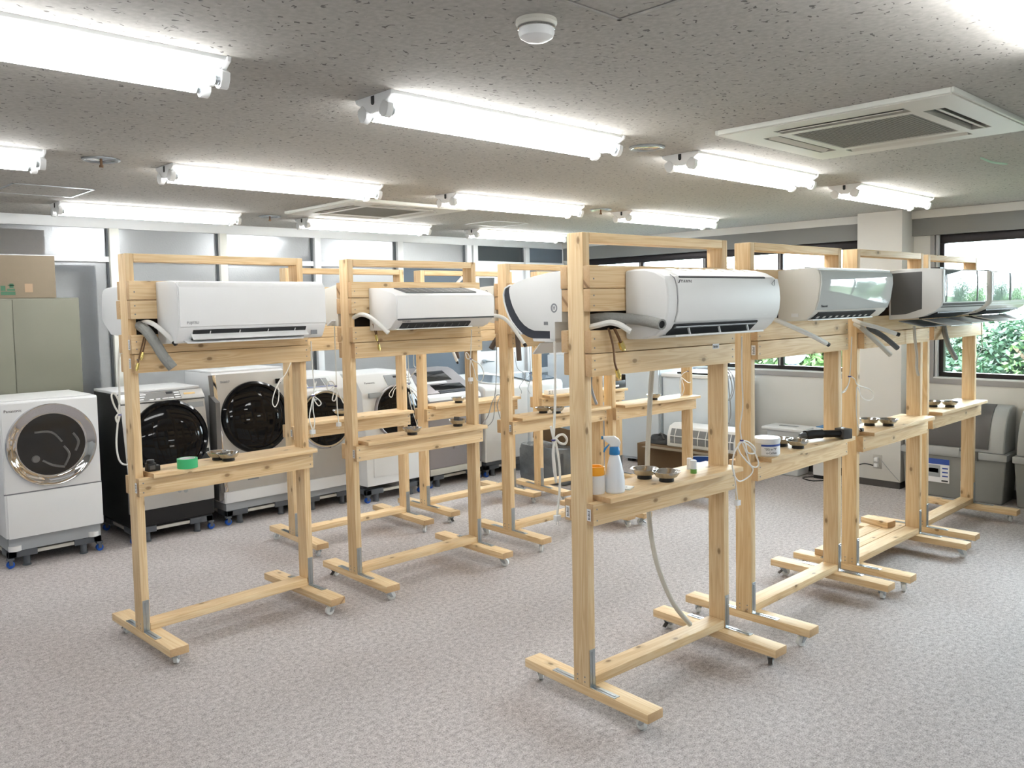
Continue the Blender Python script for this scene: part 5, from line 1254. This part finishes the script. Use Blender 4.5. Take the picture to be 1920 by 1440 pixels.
# 7: white top loader and the one beside it
x0, w_ = 5.27, .58
t = thing('washing_machine', 'plain white top-loading washer with a dark round lid window', 'washing machine', (x0+w_/2, 5.97, 0))
part('cabinet', MB().prism([(0, .14), (0, .84), (.03, .87), (.42, .93), (.62, .95), (.62, .14)], -w_/2, w_/2), M['white'], t, bevel=.02, seg=3)
part('lid_ring', MB().lathe([(.19, .0), (.21, .0), (.21, .012), (.19, .014), (.19, .0)], 40, Matrix.Translation((0, .25, .905)) @ Matrix.Rotation(R(9), 4, 'X')), M['alu_white'], t)
part('lid_window', MB().lathe([(0, .006), (.19, .006), (.19, .01), (0, .01)], 40, Matrix.Translation((0, .25, .905)) @ Matrix.Rotation(R(9), 4, 'X')), M['blueglass'], t)
part('base', MB().box((-w_/2+.015, .01, .112), (w_/2-.015, .6, .14)), M['stand'], t)
stand(x0+.01, x0+w_-.01, 5.985, 6.55, 'grey wheeled stand under the plain white top loader')
x0, w_ = 5.90, .50
t = thing('washing_machine', 'small white top-loading washer nearest the far corner', 'washing machine', (x0+w_/2, 6.0, 0))
part('cabinet', MB().prism([(0, .03), (0, .82), (.02, .86), (.56, .93), (.56, .03)], -w_/2, w_/2), M['white'], t, bevel=.025, seg=3)
part('lid', MB().prism([(.06, .872), (.40, .915), (.40, .925), (.06, .882)], -w_/2+.05, w_/2-.05), M['blueglass'], t)
part('foot', MB().box((-w_/2+.02, .02, 0), (-w_/2+.08, .08, .03)), M['stand'], t)
part('foot', MB().box((w_/2-.08, .02, 0), (w_/2-.02, .08, .03)), M['stand'], t)
part('foot', MB().box((-w_/2+.02, .48, 0), (-w_/2+.08, .54, .03)), M['stand'], t)
part('foot', MB().box((w_/2-.08, .48, 0), (w_/2-.02, .54, .03)), M['stand'], t)

# cabinet with a carton behind washer 1
t = thing('steel_cabinet', 'olive-grey steel cabinet behind the cube-shaped washer', 'cabinet', (1.58, 7.05, 0))
# (stands in the gap by the partition, beyond the washer)
part('carcass', MB().box((-.46, -.30, .0), (.41, -.13, 1.762)), M['cabinet'], t, bevel=.004)
part('door', MB().box((-.455, -.306, .06), (-.027, -.300, 1.75)), M['cabinet'], t, bevel=.002)
part('door', MB().box((-.023, -.306, .06), (.405, -.300, 1.75)), M['cabinet'], t, bevel=.002)
for o_ in t.children: pass
t = thing('cardboard_carton', 'plain cardboard carton with green print on top of the olive cabinet', 'carton', (1.54, 6.845, 1.7625))
part('carton', MB().box((-.13, -.10, 0), (.30, .075, .30)), M['card'], t, bevel=.002)
part('carton', MB().box((-.44, -.10, 0), (-.14, .075, .30)), M['card'], t, bevel=.002)
GX = .05
gp = MB().box((-.10, -.1012, .02), (-.01, -.1004, .045)).box((-.06, -.1012, .05), (-.012, -.1004, .065)).box((-.10, -.1012, .05), (-.07, -.1004, .085)).box((-.045, -.1012, .07), (-.02, -.1004, .10)).box((-.055, -.1012, .085), (-.015, -.1004, .092))
part('green_print', gp, M['print_green'], t, (GX, 0, 0))
part('faded_print', MB().box((.10, -.1012, .04), (.15, -.1004, .10)), mat('faded_print', (.37, .26, .17), .8), t)

# ================================================================== FAR RIGHT CORNER
t = thing('refrigerator', 'pale blue-white appliance seen left of the nearest post under the planks', 'refrigerator', (6.75, 6.0, 0))
part('cabinet', MB().box((-.02, .0, .03), (.55, .55, 1.085)), M['fridge'], t, bevel=.012)
part('top_tray', MB().box((.0, .02, 1.085), (.54, .54, 1.115)), M['white'], t, bevel=.006)
part('door_line', MB().box((-.022, .01, .70), (-.018, .54, .704)), M['ink_grey'], t)
part('foot', MB().box((.02, .04, 0), (.08, .1, .03)), M['black'], t)
part('foot', MB().box((.45, .04, 0), (.51, .1, .03)), M['black'], t)
part('foot', MB().box((.02, .45, 0), (.08, .51, .03)), M['black'], t)
part('foot', MB().box((.45, .45, 0), (.51, .51, .03)), M['black'], t)
t = thing('refrigerator', 'tall grey-white appliance with a green mark behind the hanging beige hose', 'refrigerator', (6.80, 5.05, 0))
part('cabinet', MB().box((0, .0, .03), (.58, .48, 1.30)), M['fridge'], t, bevel=.01)
part('door', MB().box((-.03, .005, .06), (-.002, .475, 1.28)), M['fridge'], t, bevel=.008)
part('green_mark', MB().box((-.032, .17, 1.0), (-.0302, .21, 1.03)), mat('mint_print', (.40, .75, .60), .5), t)
part('foot', MB().box((.02, .04, 0), (.08, .1, .03)), M['black'], t)
part('foot', MB().box((.48, .04, 0), (.54, .1, .03)), M['black'], t)
part('foot', MB().box((.02, .38, 0), (.08, .44, .03)), M['black'], t)
part('foot', MB().box((.48, .38, 0), (.54, .44, .03)), M['black'], t)
t = thing('appliance_box', 'low white appliance with a lid beside the tall grey-white one', 'appliance', (6.80, 4.36, 0))
part('cabinet', MB().box((0, 0, .03), (.60, .66, .905)), M['fridge'], t, bevel=.012)
part('lid', MB().box((-.015, -.01, .905), (.60, .67, .94)), M['white'], t, bevel=.008)
part('control_strip', MB().box((.02, .10, .94), (.14, .5, .956)), M['black'], t, bevel=.004)
part('foot', MB().box((.02, .04, 0), (.08, .1, .03)), M['black'], t)
part('foot', MB().box((.5, .04, 0), (.56, .1, .03)), M['black'], t)
part('foot', MB().box((.02, .56, 0), (.08, .62, .03)), M['black'], t)
part('foot', MB().box((.5, .56, 0), (.56, .62, .03)), M['black'], t)
# carton with an opened air conditioner and a black bag on it
t = thing('cardboard_carton', 'long dark cardboard carton on the floor carrying an opened air conditioner', 'carton', (6.42, 4.32, 0))
part('carton', MB().box((0, -.35, 0), (.30, .73, .285)), M['card_dark'], t, bevel=.003)
part('flap', MB().box((-.10, -.20, .27), (.0, .60, .275)), M['card'], t)
part('paper_label', MB().box((-.0012, -.02, .10), (0, .12, .18)), M['paper'], t)
t = thing('opened_air_conditioner', 'white air conditioner without its front, lying on the dark carton', 'air conditioner', (6.45, 4.30, .287))
part('chassis', MB().prism([(0, 0), (.26, 0), (.26, .20), (.12, .215), (.04, .19), (.0, .10)], -.33, .42, axis='y'), M['white'], t, bevel=.012)
part('filter_opening', MB().prism([(-.003, .035), (-.003, .10), (.026, .169), (.034, .166), (.004, .10), (.004, .035)], -.30, .38, axis='y'), M['ink_grey'], t)
for k in range(8): part('filter_rib', MB().prism([(-.007, .035), (-.007, .101), (.023, .172), (.034, .166), (.004, .10), (.004, .035)], -.27+k*.085, -.264+k*.085, axis='y'), M['white'], t)
part('filter_bar', MB().box((-.008, -.30, .098), (.006, .38, .106)), M['white'], t)
t = thing('black_bag', 'crumpled black bag on the dark carton beside the opened unit', 'bag', (6.56, 4.87, .287))
bb = MB(); nn_ = 14
def lump(u, v, a, b, c, s):
    k = 1+.25*mnoise.noise(Vector((math.cos(u)*1.7, math.sin(u)*1.7, v*2+s)))
    return (a*k*math.cos(u)*math.cos(v), b*k*math.sin(u)*math.cos(v), max(0, c*k*math.sin(v)))
def lumpy(a, b, c, s, nu=22, nv=8):
    m = MB(); v = []; f = []
    for j in range(nv):
        for i in range(nu): v.append(lump(2*math.pi*i/nu, R(2+83*j/(nv-1)), a, b, c, s))
    for j in range(nv-1):
        for i in range(nu): f.append((j*nu+i, j*nu+(i+1) % nu, (j+1)*nu+(i+1) % nu, (j+1)*nu+i))
    f.append(tuple(range((nv-1)*nu, nv*nu))); f.append(tuple(range(nu))[::-1])
    return m.add(v, f)
part('bag', lumpy(.11, .13, .085, 3.), M['black'], t, sharp=60)
part('bag_strap', MB().tube([(-.06, -.08, .05), (-.02, -.02, .095), (.05, .06, .06)], .008, 6), M['bin_dark'], t)
t = thing('plastic_bucket', 'blue plastic bucket with a pale rim on the floor behind the nearest shelf', 'bucket', (6.05, 4.06, 0))
part('bucket', MB().lathe([(0, .0), (.12, .0), (.155, .29), (.148, .29), (.114, .008), (0, .008)], 32), M['navyplastic'], t)
part('rim', MB().lathe([(.148, .283), (.164, .283), (.165, .294), (.148, .295), (.148, .283)], 32), M['fridge'], t)
part('bucket_handle', MB().tube([(.16, 0, .285), (.12, -.10, .29), (0, -.165, .29), (-.12, -.10, .29), (-.16, 0, .285)], .005, 6), M['white'], t)
# wrapped unit at the left of the nearest post
t = thing('wrapped_unit', 'dark grey unit wrapped in clear plastic on the floor behind the left racks', 'package', (5.50, 5.48, 0))
part('unit', MB().box((-.03, -.32, .02), (.30, .24, .30)), M['stand'], t, bevel=.02)
wrapm = MB(); v = []; f = []; nu, nv = 34, 12
def wr_(u, q):
    c_, s_ = math.cos(u), math.sin(u); e = 5
    rr = (abs(c_)**e+abs(s_)**e)**(-1/e)
    k = 1+.05*mnoise.noise(Vector((c_*4, s_*4, q*6)))+.03*mnoise.noise(Vector((c_*11, s_*11, q*14)))
    return (.135+.19*rr*c_*k, -.04+.305*rr*s_*k)
for j in range(nv):
    q = j/(nv-1)
    for i in range(nu):
        a_, b_ = wr_(2*math.pi*i/nu, q); sh = 1-.12*max(0, q-.8)*5*.3
        v.append((.135+(a_-.135)*sh, -.04+(b_+.04)*sh, .004+.325*q+.01*mnoise.noise(Vector((a_*9, b_*9, q*5)))))
for j in range(nv-1):
    for i in range(nu): f.append((j*nu+i, j*nu+(i+1) % nu, (j+1)*nu+(i+1) % nu, (j+1)*nu+i))
f.append(tuple(range((nv-1)*nu, nv*nu)))
wrapm.add(v, f); part('plastic_wrap', wrapm, M['plastic_wrap'], t, sharp=70)
o = part('cardboard_sheet', MB().boxm((.012, .60, .16), Matrix.Translation((5.92, 5.45, .455)) @ Matrix.Rotation(R(5), 4, 'X')), M['card_dark'])
o.location.z = 0; tag(o, 'folded brown cardboard lying on the wrapped dark unit', 'cardboard')
o.location = (-.22, 0, -.045)

# bins, purifier and outlet by the window wall
def storage_bin(y0, y1, label, sticker=False):
    t = thing('storage_bin', label, 'storage bin', (7.19, (y0+y1)/2, 0)); b = (y1-y0)/2; D = .30
    part('tub', MB().prism([(-b+.03, 0), (b-.03, 0), (b-.005, .36), (-b+.005, .36)], 0, D, axis='x'), M['bin'], t, bevel=.015, seg=3)
    part('rim', MB().box((-.018, -b-.005, .345), (D+.005, b+.005, .40)), M['bin_lid'], t, bevel=.012)
    hood = [(.0, .40), (.0, .46), (.03, .58), (.08, .68), (.15, .745), (.22, .765), (D, .765), (D, .40)]
    part('hood', MB().prism(hood, -b+.02, b-.02, axis='y'), M['bin_lid'], t, bevel=.02, seg=3)
    part('door_flap', shell_xz([(-.004, .43), (-.004, .46), (.026, .583), (.077, .684), (.148, .749), (.20, .766)], -b+.13, b-.13, .006), M['bin_dark'], t)
    part('latch', MB().box((-.03, -b+.20, .335), (-.016, -b+.29, .405)), M['bin_dark'], t, bevel=.003)
    part('front_ridge', MB().box((-.028, -.06, .36), (-.016, b-.10, .425)), M['bin_lid'], t, bevel=.006)
    if sticker:
        s = MB().box((-.0016, .02, .12), (-.0004, .20, .315), 0).box((-.0024, .02, .27), (-.0016, .20, .315), 1).box((-.0024, .09, .165), (-.0016, .195, .262), 2).box((-.0024, .105, .20), (-.0020, .18, .235), 0)
        for k in range(3): s.box((-.0024, .03, .17+k*.032), (-.0016, .075, .18+k*.032), 1)
        s.box((-.0024, .03, .13), (-.0016, .08, .142), 3)
        part('sticker', s, [M['paper'], M['ink_blue'], M['cord_grey'], M['ink']], t, (-.001, 0, 0))
def shell_xz(curve, y0, y1, th):
    P = [Vector(q) for q in curve]; out = []
    for i, p in enumerate(P):
        tt = (P[min(i+1, len(P)-1)]-P[max(i-1, 0)]).normalized(); out.append(p+Vector((-tt.y, tt.x))*th)
    return MB().prism([tuple(q) for q in P]+[tuple(q) for q in out[::-1]], y0, y1, axis='y')
storage_bin(2.03, 2.83, 'grey storage bin with a dark curved lid and a blue label beside the pillar', True)
storage_bin(1.20, 1.985, 'grey storage bin cut by the right edge of the view')
t = thing('waste_bin', 'white lidded waste bin against the wall under the left window', 'bin', (7.27, 3.91, 0))
part('bin_body', MB().prism([(-.14, 0), (.14, 0), (.18, .42), (-.18, .42)], -.10, .12, axis='x'), M['alu_white'], t, bevel=.02, seg=3)
part('bin_lid', MB().box((-.135, -.215, .42), (.14, .215, .452)), M['white'], t, bevel=.014, seg=3)
part('lid_grip', MB().box((-.02, -.09, .452), (.02, .09, .456)), M['cord_grey'], t)
t = thing('air_purifier', 'slim white box with a blue top and black base between bin and pillar', 'air purifier', (7.33, 3.59, 0))
part('purifier_body', MB().box((-.10, -.10, .03), (.10, .06, .47)), M['white'], t, bevel=.008)
part('blue_top', MB().box((-.08, -.08, .47), (.08, .04, .476)), M['blue'], t)
part('purifier_base', MB().box((-.095, -.095, 0), (.095, .055, .03)), M['black'], t)
part('power_lead', MB().tube([(-.09, .05, .012), (-.16, .12, .006), (-.22, .08, .006), (-.24, -.02, .006), (-.12, -.10, .006)], .005, 6), M['black'], t)
t = thing('wall_outlet', 'wall outlet on the pillar with two white plugs in it', 'outlet', (PX, 3.06, .22))
part('plate', MB().box((-.006, -.037, -.06), (0, .037, .06)), M['silver'], t, bevel=.002)
for k, z in enumerate((.022, -.026)): part('plug', MB().box((-.045, -.014, z-.016), (-.006, .018, z+.016)), M['white'], t, bevel=.004)
part('black_lead', MB().tube([(-.045, .02, -.03), (-.06, .09, -.02), (-.05, .16, -.05), (-.04, .19, -.10)], .005, 6), M['black'], t)
part('grey_lead', MB().tube([(-.005, -.03, .02), (-.006, -.10, -.06), (-.006, -.17, -.13), (-.006, -.19, -.15)], .002, 5), M['cord_grey'], t)
